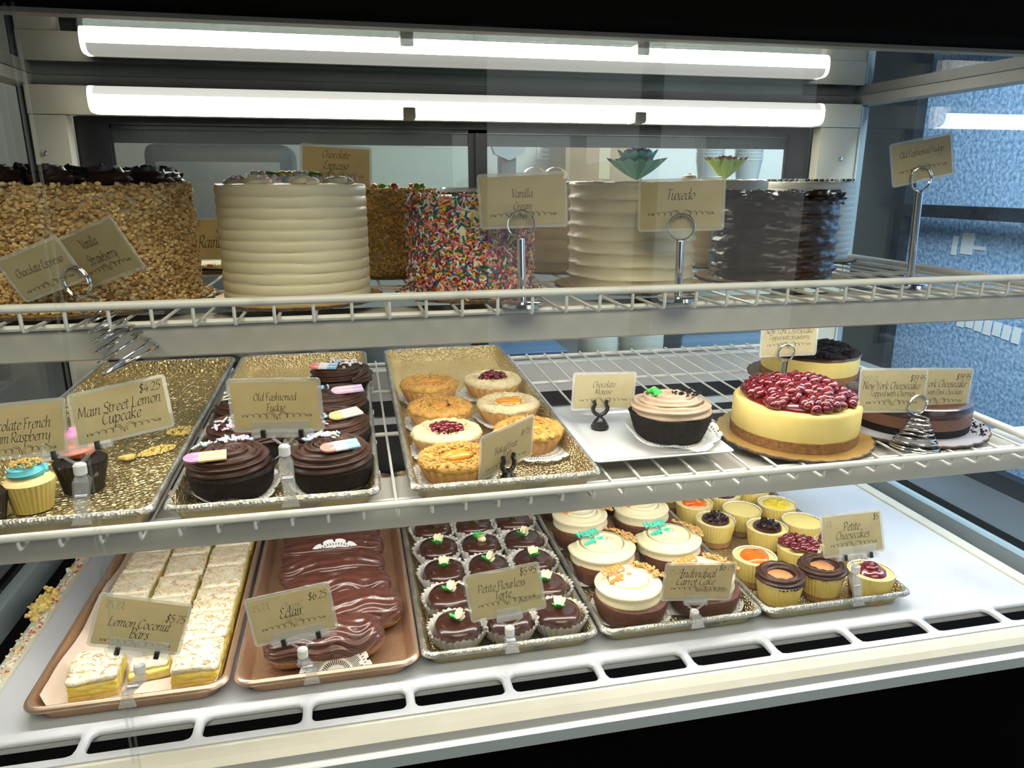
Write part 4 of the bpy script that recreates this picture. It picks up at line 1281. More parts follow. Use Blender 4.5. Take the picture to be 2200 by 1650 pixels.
protos = [lemon_bar(0.0535, 0.0585, 0.030, s) for s in (1.0, 5.0, 9.0)]
GB = 'lemon coconut bars in the copper tray'
rows_ = ['front', 'second', 'third', 'fourth', 'fifth', 'sixth', 'seventh']
place = []
for k in range(7):
    place.append((-0.2050 + 0.001 * math.sin(k * 3), 0.829 + 0.0615 * k, 0.02 * math.sin(k * 5), '%s lemon coconut bar of the right column in the copper tray' % rows_[k]))
for k in range(6):
    place.append((-0.2635 + 0.001 * math.sin(k * 4), 0.938 + 0.0610 * k, 0.03 * math.sin(k * 7), '%s whole lemon coconut bar of the middle column in the copper tray' % rows_[k]))
place.append((-0.318, 0.832, 0.10, 'lemon coconut bar alone at the front left, yellow side showing'))
for k in range(5):
    place.append((-0.3225 + 0.001 * math.sin(k * 4), 0.958 + 0.0612 * k, 0.03 * math.sin(k * 5), '%s lemon coconut bar of the left column behind the bar at the front' % rows_[k + 1]))
used = set()
for i, (x, y, rz, lb) in enumerate(place):
    p = protos[i % 3]
    if i < 3:
        p.location = (x, y, 0.0030); p.rotation_euler = (0, 0, rz); p['label'] = lb; p['group'] = GB
    else:
        dup(p, (x, y, 0.0030), rz, lb, GB)
t = thing('lemon_bar', 'thin broken lemon bar piece lying low between the front bars', 'dessert bar', (-0.264, 0.842, 0.0032), 0.15, GB)
b = MB(); b.rbox((0, 0, 0.006), (0.046, 0.030, 0.012), 0.003, 8, 0, lambda p, d: 0.002 * nz(p, 150)); b.build('lemon_filling', LEMON, t, ang=180)
b = MB(); b.rbox((0, 0.002, 0.014), (0.042, 0.024, 0.005), 0.002, 8, 0, lambda p, d: 0.0014 * nz(p, 170)); b.build('coconut_topping', COCO, t, ang=180)
t = thing('lemon_bar', 'broken lemon bar lying tilted in the middle column behind the card', 'dessert bar', (-0.262, 0.892, 0.0032), 0.25, GB)
b = MB(); b.rbox((0, 0, 0.012), (0.044, 0.040, 0.024), 0.004, 8, 0, lambda p, d: 0.002 * nz(p + Vector((3, 0, 0)), 150)); b.build('lemon_filling', LEMON, t, ang=180)
b = MB(); b.rbox((0, 0, 0.026), (0.043, 0.038, 0.006), 0.002, 8, 0, lambda p, d: 0.0016 * nz(p, 150)); b.build('coconut_topping', COCO, t, ang=180)

# ------------------------------------------------------------------ eclairs
ECLP = mat('choux_pastry', (0.40, 0.20, 0.07), 0.7, col2=(0.30, 0.14, 0.05), scale=60)


def eclair(label, x, y, z, L, W, H, rz, sd, roll=0.0):
    t = thing('eclair', label, 'eclair', (x, y, z), rz, 'chocolate eclairs in the copper tray')
    b = MB()
    for nm, zz, hh, ww, m in (('choux', H * 0.36, H * 0.72, W * 0.94, ECLP), ('glaze', H * 0.53, H * 0.98, W, ECLG)):
        b = MB()
        nxs, nr_ = 60, 110
        vs = []
        for i in range(nxs + 1):
            u = -1 + 2 * i / nxs
            pr_ = max(0.0, 1 - abs(u) ** 5.0) ** 0.5
            if i in (0, nxs):
                pr_ = 0.02
            wv = 1 + 0.05 * math.sin(u * 5 + sd)
            for k in range(nr_):
                a = 2 * PI * k / nr_
                cy, cz = math.cos(a), math.sin(a)
                d = 0.0
                if nm == 'glaze':
                    d = 0.0011 * math.sin(a * 15 + 2.0 * nz((u * 2.2, sd, 0.3), 1.0) * 4 + sd) * (1 if cz > -0.2 else 0.2) + 0.0022 * nz((u * 4 + sd, math.cos(a) * 1.2, math.sin(a) * 1.2), 1.2)
                px = u * L / 2 * (1 if nm == 'glaze' else 0.97); py = cy * (ww / 2 * wv + d) * pr_; pz = zz + cz * (hh / 2 + d) * pr_
                if pz < 0.0004: pz = 0.0004
                vs.append((px, py, pz))
        fs = [(i * nr_ + k, i * nr_ + (k + 1) % nr_, (i + 1) * nr_ + (k + 1) % nr_, (i + 1) * nr_ + k) for i in range(nxs) for k in range(nr_)]
        b.add(vs, [tuple(reversed(f)) for f in fs])
        b.build(nm, m, t, ang=180)
    return t


ex = [(-0.058, 0.830, 0.140, 0.02, 'front chocolate eclair with a lace doily in front of it'), (-0.030, 0.886, 0.138, 0.06, 'second eclair from the front, pushed to the right rim'), (-0.044, 0.944, 0.142, 0.02, 'third eclair from the front, behind the Eclair card'),
      (-0.052, 1.003, 0.146, 0.03, 'fourth eclair from the front, glossy and smooth'), (-0.052, 1.062, 0.148, -0.02, 'fifth eclair from the front, deeply ridged glaze'), (-0.054, 1.121, 0.146, 0.03, 'sixth eclair from the front, under the shelf edge'), (-0.054, 1.180, 0.146, 0.0, 'seventh eclair from the front, dark and ridged'), (-0.054, 1.240, 0.146, 0.02, 'rearmost eclair in the copper tray')]
for k, (x, y, L, rz, lb) in enumerate(ex):
    eclair(lb, x, y, 0.0022, L * 1.05, 0.066, 0.049, rz, k * 2.3 + 0.5)
# doilies standing between the eclairs
def fan_doily(label, loc, R, pitch, rz=0.0, seed=0):
    o = doily(label, loc, R, 0, 0.0, seed, half=True, solid=0.25)
    o.rotation_euler = (R_(pitch), 0, rz)
    return o


fan_doily('lace doily leaning against the front eclair', (-0.045, 0.7880, 0.0030), 0.044, 60, 0.0, 3)
fan_doily('doily edge peeping out between the fourth and fifth eclairs', (-0.048, 1.032, 0.010), 0.050, 80, 0.0, 4)
fan_doily('doily edge peeping out between the fifth and sixth eclairs', (-0.062, 1.092, 0.008), 0.053, 80, 0.0, 5)

# ------------------------------------------------------------------ petite flourless tortes in white cups
def torte(sd):
    t = thing('petite_torte', 'petite torte', 'torte')
    R, H = 0.0305, 0.030
    b = MB(); fl = 30
    b.lathe([(0.0001, 0.0004), (0.0280, 0.0004), (0.0325, 0.012), (0.0385, 0.027)], fl * 4, 0, lambda r, zz, th: (r * (1 + (0.045 * math.cos(fl * th) * (zz / 0.025 + 0.2) if r > 0.02 else 0)), zz + (0.0050 * nz((math.cos(th) * 1.6 + sd, math.sin(th) * 1.6, 0), 1.5) if zz > 0.02 else 0)))
    b.build('paper_liner', LINER, t, ang=80)
    b = MB(); b.lathe([(0.0001, 0.001), (0.0270, 0.001), (R, 0.006), (R * 1.02, 0.020), (R * 0.985, 0.0265), (R * 0.88, 0.0318), (R * 0.6, 0.0335), (0.0001, 0.034)], 48, 0, lambda r, zz, th: (r * (1 + 0.012 * math.sin(3 * th + sd) * (r > 0.01)), zz + 0.0006 * math.sin(2 * th + sd)))
    b.build('glaze', GLAZE, t, ang=60)
    b = MB()
    for k in range(3):
        a = (k - 1) * 0.6 + 1.57
        leaf(b, 0.0155, 0.0105, (0, -0.002, 0.0345), a, R_(24 + 8 * (k == 1)), 0, 0, 0.35, 0.003)
    b.blob((0, 0.003, 0.0368), (0.0062, 0.0075, 0.0048), 0, 1, 0.2)
    b.build('icing_flower', PETAL, t, ang=180)
    b = MB()
    for k in range(3):
        a = (k - 1) * 0.9 - 1.4
        leaf(b, 0.0130, 0.0100, (0.001, -0.001, 0.0345), a, R_(18 + 10 * (k == 1)), 0, 0, 0.35, 0.003)
    b.build('icing_leaf', LEAFG, t, ang=180)
    return t


tp = [torte(s) for s in (0.3, 2.1, 4.0)]
cols_ = (0.1065, 0.1735, 0.2415)
cn = ('left', 'middle', 'right'); rn = ('front', 'second', 'third', 'fourth', 'fifth', 'sixth')
ang_ = [[1.2, 0.2, 0.6], [1.0, 0.2, 0.7], [0.3, 1.2, 0.2], [0.5, 2.6, 1.0], [1.0, 1.2, 0.8], [0.7, 1.4, 0.5]]
i = 0
for r_ in range(6):
    for c_ in range(3):
        x, y = cols_[c_] + random.uniform(-.001, .001), 0.826 + 0.0705 * r_ + random.uniform(-.001, .001)
        lb = 'chocolate glazed torte in a white cup, %s column, %s row of its tray' % (cn[c_], rn[r_])
        if i < 3:
            tp[i].location = (x, y, 0.0016); tp[i].rotation_euler = (0, 0, -ang_[r_][c_]); tp[i]['label'] = lb; tp[i]['group'] = 'petite flourless tortes'
        else:
            dup(tp[i % 3], (x, y, 0.0016), -ang_[r_][c_], lb, 'petite flourless tortes')
        i += 1

# ------------------------------------------------------------------ carrot cakes
TEALC, ORAC = mat('teal_candy_script', (0.05, 0.55, 0.40), 0.35), mat('orange_candy_script', (0.88, 0.22, 0.03), 0.35)
WALN = mat('chopped_walnut', (0.50, 0.26, 0.07), 0.6, col2=(0.62, 0.38, 0.14), scale=60)

# pen strokes of an upright italic hand; x-height 5, capitals 8
G = {
    'a': (5, '4.2,4.6 2.5,5 .6,3.2 .5,1 1.6,0 3.2,1.2 4.2,4.6|4.2,4.8 3.6,1 4.2,0 5,.6'), 'b': (5, '1,9 .4,1 1.5,0 3.6,.8 4.3,3.2 3.2,5 1.6,4.2 .7,2.6'),
    'c': (4.2, '3.8,4.4 2.5,5 .6,3 .7,.8 2,0 3.7,.9'), 'd': (5, '4.2,4.6 2.5,5 .6,3.2 .5,1 1.6,0 3.2,1.2 4.2,4.6|4.5,9 3.8,1 4.3,0 5,.6'),
    'e': (4.3, '.7,2.3 2.8,2.8 3.8,4 2.8,5 .9,3.6 .6,1.2 1.8,0 3.8,.9'), 'f': (3.2, '4,8.4 3,9 2,7.5 1.5,0 1,-3 -.2,-3.8|.3,5 3.4,5'),
    'g': (5, '4.2,4.6 2.5,5 .6,3.2 .5,1 1.6,0 3.2,1.2 4.2,4.6|4.2,4.8 3.7,-2 2,-4 0,-3.2'), 'h': (5.1, '.9,9 .5,0|.6,2.5 2.2,4.7 3.7,4.6 3.6,1 4,0 4.9,.6'),
    'i': (2.4, '.2,4.4 1,5 .8,1 1.2,0 2,.6|1.2,7 1.5,7.3'), 'k': (4.8, '.9,9 .5,0|3.9,4.6 3,5 .8,2.4 2.2,1.8 3.4,0 4.6,.5'), 'l': (2.4, '1,9 .7,1 1.2,0 2,.6'),
    'm': (7.6, '.2,4.4 .9,5 .6,0|.7,2.8 2.2,4.8 3.4,4.5 3.2,0|3.3,2.8 4.9,4.8 6.2,4.5 6,1 6.5,0 7.4,.6'), 'n': (5.1, '.2,4.4 .9,5 .6,0|.7,2.8 2.3,4.8 3.7,4.5 3.5,1 4,0 4.9,.6'),
    'o': (4.8, '2.4,5 .6,3 .7,.9 2.2,0 4,1.8 4,4 2.4,5'), 'p': (5, '.2,4.4 .9,5 .3,-4|.7,2.6 2.4,4.9 4.2,4 4,1.2 2.3,0 .8,.8'), 'r': (3.7, '.2,4.4 .9,5 .6,0|.7,2.6 2,4.7 3.3,4.8'),
    's': (3.6, '3.2,4.5 2,5 1,4 2.8,1.8 2.6,.5 1.4,0 .2,.6'), 't': (3.2, '1.3,7 .8,1 1.5,0 2.8,.7|-.2,5 3,5'), 'u': (5.1, '.2,4.4 .9,5 .6,1 1.6,0 3,1 4,5|4,5 3.6,1 4.1,0 5,.6'),
    'v': (4.5, '.2,4.6 1,5 1.8,0|1.8,0 3.4,2.6 4,5'), 'w': (6.6, '.2,4.6 1,5 1.6,0|1.6,0 3.4,4.6|3.4,4.6 3.9,0|3.9,0 5.6,2.6 6.2,5'), 'x': (4.6, '.1,4.7 1,4.9 3.2,0 4.4,.4|4.1,5 .2,0'),
    'y': (4.9, '.2,4.4 .9,5 .7,1.2 1.8,.2 3.2,1.4 4.1,5|4.1,5 3.6,-1.8 2,-4 .2,-3.2'),
    'B': (5.6, '.9,7.6 .6,0|-.3,6.8 1.5,8 4,7.8 4.2,5.6 2.6,4.2 .9,4.2|2.6,4.2 4.8,3.2 4.4,.8 2.5,0 .4,.2'), 'C': (5.9, '5.4,7 3.6,8 1.2,6 .7,2.2 2.4,0 5.2,1.2'),
    'D': (6.6, '.9,7.6 .7,0|-.4,6.6 1.8,8 4.6,7.4 5.8,4.4 4.6,1.2 2.2,0 .4,.2'), 'E': (5.1, '4.6,7.2 3.2,8 1.4,7 2.6,4.4|2.8,4.3 .6,2.6 1.2,.4 3,0 4.8,1'),
    '\u00c9': (5.1, '4.6,7.2 3.2,8 1.4,7 2.6,4.4|2.8,4.3 .6,2.6 1.2,.4 3,0 4.8,1|2.6,9 3.9,10'), 'F': (4.7, '1.3,7.5 .9,0|-.2,6.6 1.2,8 4.8,8|1.1,4.2 3.6,4.3'),
    'G': (6, '5.4,7 3.6,8 1.2,6 .7,2.2 2.4,0 4.8,1 5,3.6|3.2,3.7 5.6,3.7'), 'I': (3.2, '1.5,8 1.2,0|.3,8 2.8,8|0,0 2.4,0'), 'L': (5, '1,8 .7,.2|.7,.2 2.6,0 4.8,.6'),
    'M': (7.8, '1.2,8 .4,0|1.2,8 3.4,1|3.4,1 6.2,8|6.2,8 6.4,1 7.4,.3'), 'N': (7, '1,8 .5,0|-.2,7.4 1.2,8 5.2,0|5.2,0 5.6,8 6.6,7.8'), 'O': (6.4, '3.2,8 .9,6 .7,2.2 2.6,0 5.2,1.6 5.6,5.4 3.2,8'),
    'P': (5, '.9,7.6 .6,0|-.3,6.6 1.6,8 4.2,7.6 4.5,5.4 3,3.8 1.2,3.7'), 'R': (5.6, '.9,7.6 .6,0|-.3,6.6 1.6,8 4.2,7.6 4.5,5.4 3,3.8 1.2,3.7|2.2,3.8 3.8,1.2 5.4,0'),
    'S': (5, '4.6,7.3 3,8 1.2,6.6 1.8,4.8 4,3.4 4.2,1.2 2.4,0 .2,.8'), 'T': (5, '-.2,7 .8,8 5.4,8|2.6,7.9 2.2,0'), 'V': (5.4, '-.2,7.2 .8,8 2.4,0|2.4,0 4.8,5 5.8,8'),
    'W': (8, '-.2,7.2 .8,8 1.8,0|1.8,0 4.2,7.6|4.2,7.6 5,0|5,0 7.4,5 8.2,8'), 'Y': (5.4, '-.2,7.2 .8,8 1.6,4.4 3,4|5.6,8 3,3.6 1.8,-.4 .6,-1.2'), 'H': (6.6, '1,8 .6,0|5.4,8 5,0|.8,4.2 5.2,4.2'),
    '1': (3, '.6,5.4 1.8,6.6 1.5,0'), '2': (4.6, '.4,5.4 1.8,6.6 3.6,5.2 2.4,2.6 .2,0|.2,.1 4.2,.1'), '4': (4.8, '2.9,6.6 .2,2|.2,2 4.4,2|3.1,4 2.8,0'),
    '5': (4.4, '4,6.5 1.3,6.5|1.3,6.5 .9,3.8 2.8,3.9 3.8,2.2 2.6,.2 .2,.3'), '6': (4.4, '3.6,6.6 1.4,5 .5,2.2 1.6,0 3.6,1 3.6,3 2.2,3.8 .7,2.4'), '7': (4.4, '.4,6.5 4.2,6.5|4.2,6.5 2.2,3 1.4,0'),
    '9': (4.6, '3.8,4.6 2.6,3 .8,3.6 .8,5.6 2.2,6.6 3.8,5.4 3.4,2.2 1.6,0'), '$': (4.4, '3.6,5.6 2.2,6.4 .9,5.4 1.4,4 3,2.8 3.4,1.4 2,.3 .3,1|2.2,7.4 1.8,-.8'), '.': (1.8, '.5,.1 .9,.3'), ' ': (2.4, ''),
}


def cr(pts, n=6):
    """smooth curve through the points"""
    if len(pts) < 3:
        return pts
    P = [pts[0]] + pts + [pts[-1]]
    out = []
    for i in range(1, len(P) - 2):
        a, b_, c, d = P[i - 1], P[i], P[i + 1], P[i + 2]
        for k in range(n):
            t = k / n
            out.append(tuple(0.5 * (2 * b_[q] + (c[q] - a[q]) * t + (2 * a[q] - 5 * b_[q] + 4 * c[q] - d[q]) * t * t + (-a[q] + 3 * b_[q] - 3 * c[q] + d[q]) * t ** 3) for q in (0, 1)))
    out.append(pts[-1])
    return out


def script_lines(text, sp=-0.05):
    x, L = 0.0, []
    for ch in text:
        wd, s = G[ch]
        for st in s.split('|'):
            if st:
                L.append([(px + x, py) for px, py in cr([tuple(float(v) for v in p.split(',')) for p in st.split()])])
        x += wd + sp
    return L, x - sp


def pen(mb, lines, ox, oz, s, y, mi, mirror=False, slant=0.18, nib=0.44, thin=0.17, tall=1.28):
    nx_, nz_ = nib * 0.8 * s, nib * 0.6 * s
    for ln in lines:
        q = [((-1 if mirror else 1) * (px + slant * pz) * s + ox, pz * s * tall + oz) for px, pz in ln]
        for (x0, z0), (x1, z1) in zip(q[:-1], q[1:]):
            mb.add([(x0 - nx_, y, z0 - nz_), (x1 - nx_, y, z1 - nz_), (x1 + nx_, y, z1 + nz_), (x0 + nx_, y, z0 + nz_)], [(0, 1, 2, 3)], mi)
            dx, dz = x1 - x0, z1 - z0; L = math.hypot(dx, dz) or 1
            tx, tz = -dz / L * thin * s, dx / L * thin * s
            mb.add([(x0 - tx, y, z0 - tz), (x1 - tx, y, z1 - tz), (x1 + tx, y, z1 + tz), (x0 + tx, y, z0 + tz)], [(0, 1, 2, 3)], mi)


def flourish():
    L = []
    for sgn in (1, -1):
        p = []
        for k in range(121):
            t = k / 120
            e = 0.35 + 0.65 * t
            ph = 2 * PI * 5.0 * t ** 0.9 + PI
            x = -1 + 0.90 * t + 0.068 * e * math.sin(ph)
            z = 0.010 + 0.080 * e * (math.cos(ph) - 0.2) + 0.02 * math.sin(PI * t)
            p.append((sgn * x, z))
        L.append(p)
        L.append([(sgn * x, z) for x, z in cr([(-0.34, 0.03), (-0.26, 0.10), (-0.12, 0.11), (-0.03, 0.0), (0.0, -0.13)])])
        L.append([(sgn * x, z) for x, z in cr([(-1.0, 0.05), (-0.98, -0.02), (-0.90, 0.0), (-0.86, -0.03)])])
    return L


def carrot_cake(col, flip, sd):
    t = thing('carrot_cake', 'individual carrot cake', 'cake')
    b = MB(); b.lathe([(0.0001, 0.0004), (0.041, 0.0004), (0.046, 0.012), (0.0505, 0.027), (0.049, 0.033), (0.043, 0.036), (0.0001, 0.037)], 64, 0, lambda r, z, th: (r * (1 + (0.012 * math.sin(5 * th + sd) if r > 0.01 else 0)), z)); b.build('cake', CARROT, t)
    b = MB(); swirl(b, 0.0570, 2.9, 0.0145, 0.038, 0.017, 5, 0.17, steps=130, a0=sd, seg=40, shrink=0.38, twist=0.03); b.blob((0, 0, 0.037), (0.037, 0.037, 0.009), 0, 2)
    b.build('frosting', CREAMF, t, ang=180)
    b = MB()
    for _ in range(95):
        a = random.uniform(-0.25, 1.15); r = random.uniform(0.028, 0.050)
        s = random.uniform(0.0014, 0.0030)
        b.blob((r * math.cos(a), r * math.sin(a), 0.0600 - max(0, r - 0.030) * 0.36 + random.uniform(0, 0.003)), (s, s * 0.85, s * 0.7), 0, 0, 0.4, 2, rot_rand(), random.random() * 9)
    stuff(b.build('walnut_pieces', WALN, t))
    b = MB()
    l1, w1 = script_lines('Happy')
    for lines, ox, oz, s in ((l1, -0.019, 0.006, 0.037 / w1), ([[(x * 0.5, z) for x, z in ln] for ln in flourish()], 0.0, -0.008, 0.038)):
        for ln in lines:
            P = []
            for px, pz in ln[::2] + [ln[-1]]:
                u, v = px * s + ox, pz * s + oz
                P.append((u, v * 0.92, 0.061 + v * 0.36))
            if len(P) > 1:
                b.tube(P, 0.0013, 6)
    o = b.build('candy_script', ORAC if col == 'orange' else TEALC, t, loc=(-0.018, 0.008, 0.001)); o.rotation_euler = (0, 0, 0.35)
    return t


po, pt = carrot_cake('orange', 0, 0.4), carrot_cake('teal', 0, 2.0)
cc = [(0.3465, 0.838, po, 'carrot cake with orange script, front left of its tray'), (0.4540, 0.840, po, 'carrot cake at the front right, behind the Individual Carrot Cake card'), (0.3465, 0.948, pt, 'carrot cake with teal script, middle left of its tray'),
      (0.4545, 0.952, pt, 'carrot cake with teal script, middle right of its tray'), (0.3465, 1.058, po, 'carrot cake with orange script, third from the front at the left'), (0.4545, 1.062, po, 'carrot cake with orange script, third from the front at the right'),
      (0.3465, 1.168, po, 'rearmost carrot cake at the left, under the shelf edge'), (0.4545, 1.172, po, 'rearmost carrot cake at the right, under the shelf edge')]
first = set()
for k, (x, y, p, lb) in enumerate(cc):
    if p.name not in first:
        p.location = (x, y, 0.0022); p.rotation_euler = (0, 0, 0.1); p['label'] = lb; p['group'] = 'individual carrot cakes'; first.add(p.name)
    else:
        dup(p, (x, y, 0.0022), 0.1 * (k % 3) - 0.05, lb, 'individual carrot cakes')
for k, (x, y, lb) in enumerate(((0.3465, 0.838, 'lace doily under the front left carrot cake'), (0.454, 0.840, 'lace doily under the front right carrot cake'), (0.3465, 0.948, 'lace doily under the middle left carrot cake'), (0.4545, 0.952, 'lace doily under the middle right carrot cake'), (0.3465, 1.058, 'lace doily under the third left carrot cake'))):
    doily(lb, (x, y, 0.0016), 0.0555, 0.4 * k, 0.020, 60 + k)

# ------------------------------------------------------------------ petite cheesecakes
def petite(kind, R=0.0315, H=0.040):
    t = thing('petite_cheesecake', 'petite cheesecake', 'cheesecake')
    b = MB(); fl = 40
    for z0, z1, r0, r1, mi in ((0.0004, 0.0105, 0.80, 0.85, 1), (0.0105, H, 0.85, 1.0, 0)):
        b.lathe(([(0.0001, 0.0004)] if mi else []) + [(R * r0, z0), (R * (r0 + r1) / 2, (z0 + z1) / 2), (R * r1, z1)], fl * 4, mi, lambda r, z, th: (r * (1 + (0.020 * math.cos(fl * th) if r > 0.01 else 0)), z))
    b.lathe([(R * 1.0, H), (R * 1.005, H + 0.0014), (R * 0.955, H)], fl * 4, 2, lambda r, z, th: (r * (1 + 0.022 * math.cos(fl * th)), z))
    b.build('paper_liner', [YLINER, mat('liner_over_crust', (0.50, 0.28, 0.12), 0.6, col2=(0.36, 0.18, 0.07), scale=110), LINER], t, ang=80)
    b = MB(); b.lathe([(R * 0.955, H - 0.004), (R * 0.95, H - 0.0012), (R * 0.85, H - 0.0004), (0.0001, H - 0.001)], 48); b.build('filling', CHEESET, t)
    if kind in ('apricot', 'lemon', 'chocolate', 'jam'):
        m = {'apricot': APRI, 'lemon': LEMONJ, 'chocolate': GLAZE, 'jam': CHERRY}[kind]
        b = MB(); rr = {'apricot': 0.67, 'lemon': 0.74, 'chocolate': 0.76, 'jam': 0.66}[kind]; hh = {'apricot': 0.007, 'lemon': 0.0015, 'chocolate': 0.006, 'jam': 0.007}[kind]
        b.lathe([(R * rr, H - 0.0012), (R * rr * 0.93, H + hh * 0.45), (R * rr * 0.6, H + hh * 0.85), (R * rr * 0.25, H + hh), (0.0001, H + hh * 1.15)], 44, 0, lambda r, z, th: (r * (1 + 0.03 * math.sin(3 * th)), z + 0.0005 * math.sin(5 * th + r * 900)))
        if kind == 'jam':
            swirl(b, R * 0.5, 2.0, 0.0045, H + 0.005, 0.006, 0, 0, steps=40, seg=10)
        b.build({'apricot': 'apricot_jam', 'lemon': 'lemon_curd', 'chocolate': 'chocolate_glaze', 'jam': 'cherry_jam'}[kind], m, t, ang=180)
    elif kind == 'curls':
        b = MB(); b.lathe([(R * 0.72, H - 0.001), (R * 0.68, H + 0.003), (R * 0.3, H + 0.004), (0.0001, H + 0.004)], 40); b.build('chocolate_glaze', GLAZE, t)
        b = MB()
        for _ in range(34):
            a = random.uniform(0, 6.28); r = R * 0.55 * math.sqrt(random.random()); h = H + 0.005 + 0.008 * random.random() * (1.2 - r / (R * 0.55))
            rm = rot_rand(); P = []
            for q in range(7):
                v = rm @ Vector((0.0022 * math.cos(q), 0.0022 * math.sin(q), 0)); P.append(v)
            wv = rm @ Vector((0, 0, 0.0028)); n0 = Vector((r * math.cos(a), r * math.sin(a), h))
            vs = [n0 + v + s * wv for v in P for s in (-1, 1)]
            b.add(vs, [(2 * q, 2 * q + 1, 2 * q + 3, 2 * q + 2) for q in range(6)])
        stuff(b.build('chocolate_curls', mat('chocolate_curl', (0.035, 0.014, 0.009), 0.4), t))
    elif kind == 'cherry':
        b = MB()
        for _ in range(42):
            a = random.uniform(0, 6.28); r = R * 0.86 * math.sqrt(random.random())
            b.blob((r * math.cos(a), r * math.sin(a), H + 0.003 + 0.009 * (1 - (r / R) ** 2) * random.uniform(0.4, 1)), (0.0062, 0.0050, 0.0042), 0, 1, 0.3, 2, rot_rand(), random.random() * 9)
        stuff(b.build('cherry_topping', CHERRY, t, ang=180))
    elif kind == 'caramel':
        b = MB()
        path = []
        for k in range(60):
            a = 2 * PI * k / 60
            path.append((R * 0.80 * math.cos(a), R * 0.80 * math.sin(a), H + 0.004))
        b.tube(path, 0.0082, 40, 0, True, lobes=7, lamp=0.28, twist=2 * PI * 2 / 60)
        b.build('chocolate_ring', CHOC, t, ang=180)
        b = MB(); b.lathe([(R * 0.60, H + 0.003), (R * 0.5, H + 0.0055), (0.0001, H + 0.006)], 40); b.build('caramel', CARAM, t)
    return t


pk = [('apricot', 0.5590, 0.887, 'apricot topped petite cheesecake nearest the front, left of its tray'), ('caramel', 0.5605, 0.822, 'front left petite cheesecake with a chocolate ring round caramel'), ('caramel', 0.6320, 0.831, 'petite cheesecake with chocolate ring and caramel in the middle of the front row'),
      ('jam', 0.6985, 0.813, 'petite cheesecake with a dark cherry jam swirl, front right corner'), ('cherry', 0.6400, 0.900, 'petite cheesecake heaped with red cherries, second row'), ('curls', 0.6285, 0.9700, 'petite cheesecake with chocolate curls, behind the cherry heaped one'),
      ('curls', 0.5600, 1.012, 'petite cheesecake with chocolate curls by the left rim of its tray'), ('apricot', 0.5560, 1.082, 'apricot topped petite cheesecake in the rear rows, left side'), ('chocolate', 0.6225, 1.108, 'petite cheesecake with a smooth dark chocolate top'),
      ('plain', 0.6855, 1.120, 'plain petite cheesecake at the rear right'), ('lemon', 0.6930, 1.048, 'petite cheesecake with a bright lemon curd top at the right rim'), ('plain', 0.6230, 1.040, 'plain petite cheesecake in the middle, in front of the chocolate topped one'),
      ('plain', 0.6965, 0.978, 'plain petite cheesecake at the right rim, left of the Petite Cheesecakes card'), ('lemon', 0.5900, 1.168, 'petite cheesecake with a lemon top in the rear row, under the shelf edge'), ('chocolate', 0.6560, 1.182, 'dark topped petite cheesecake in the rear row, under the shelf edge'),
      ('cherry', 0.7040, 0.900, 'cherry topped petite cheesecake hidden behind the Petite Cheesecakes card'), ('chocolate', 0.5480, 1.152, 'dark topped petite cheesecake at the rear left rim')]
pr_ = {}
for k, (kd, x, y, lb) in enumerate(pk):
    if kd not in pr_:
        p = petite(kd); pr_[kd] = p
        p.location = (x, y, 0.0016); p['label'] = lb; p['group'] = 'petite cheesecakes'
    else:
        dup(pr_[kd], (x, y, 0.0016), 0.7 * k, lb, 'petite cheesecakes')

# crumbs in the left gutter of the deck
b = MB()
for _ in range(700):
    y = random.uniform(0.80, 1.36); x = XL - 0.004 - abs(random.gauss(0, 0.010)) * (1 + 0.5 * math.sin(y * 30)); s = random.uniform(0.0008, 0.003)
    if x < XL - 0.05:
        continue
    z = 0.0042 if x > XL - 0.022 else -0.0345
    b.blob((x, y, z + s * 0.4), (s, s * 0.8, s * 0.7), random.choice((0, 0, 0, 1, 2)), 0, 0.4, 2, rot_rand(), random.random() * 9)
for _ in range(160):
    a = random.gauss(0, 0.010); q = random.gauss(0, 0.016); s = random.uniform(0.002, 0.005)
    b.blob((XL - 0.020 + a * 0.5, 1.03 + q, 0.005 + random.uniform(0, 0.008)), (s, s * 0.8, s * 0.7), 2, 0, 0.5, 2, rot_rand(), random.random() * 9)
o = b.build('cake_crumbs', [mat('pale_crumb', (0.80, 0.74, 0.58), 0.8), mat('red_crumb', (0.60, 0.08, 0.04), 0.7), YCRUMB]); stuff(tag(o, 'pale crumbs and cake bits along the left trim of the bottom deck', 'crumbs'))

# ------------------------------------------------------------------ price cards and their holders
def card_rot(r):
    return Matrix.Rotation(R_(r[2]), 3, 'Z') @ Matrix.Rotation(R_(r[0]), 3, 'X') @ Matrix.Rotation(R_(r[1]), 3, 'Y')


FLO = flourish()


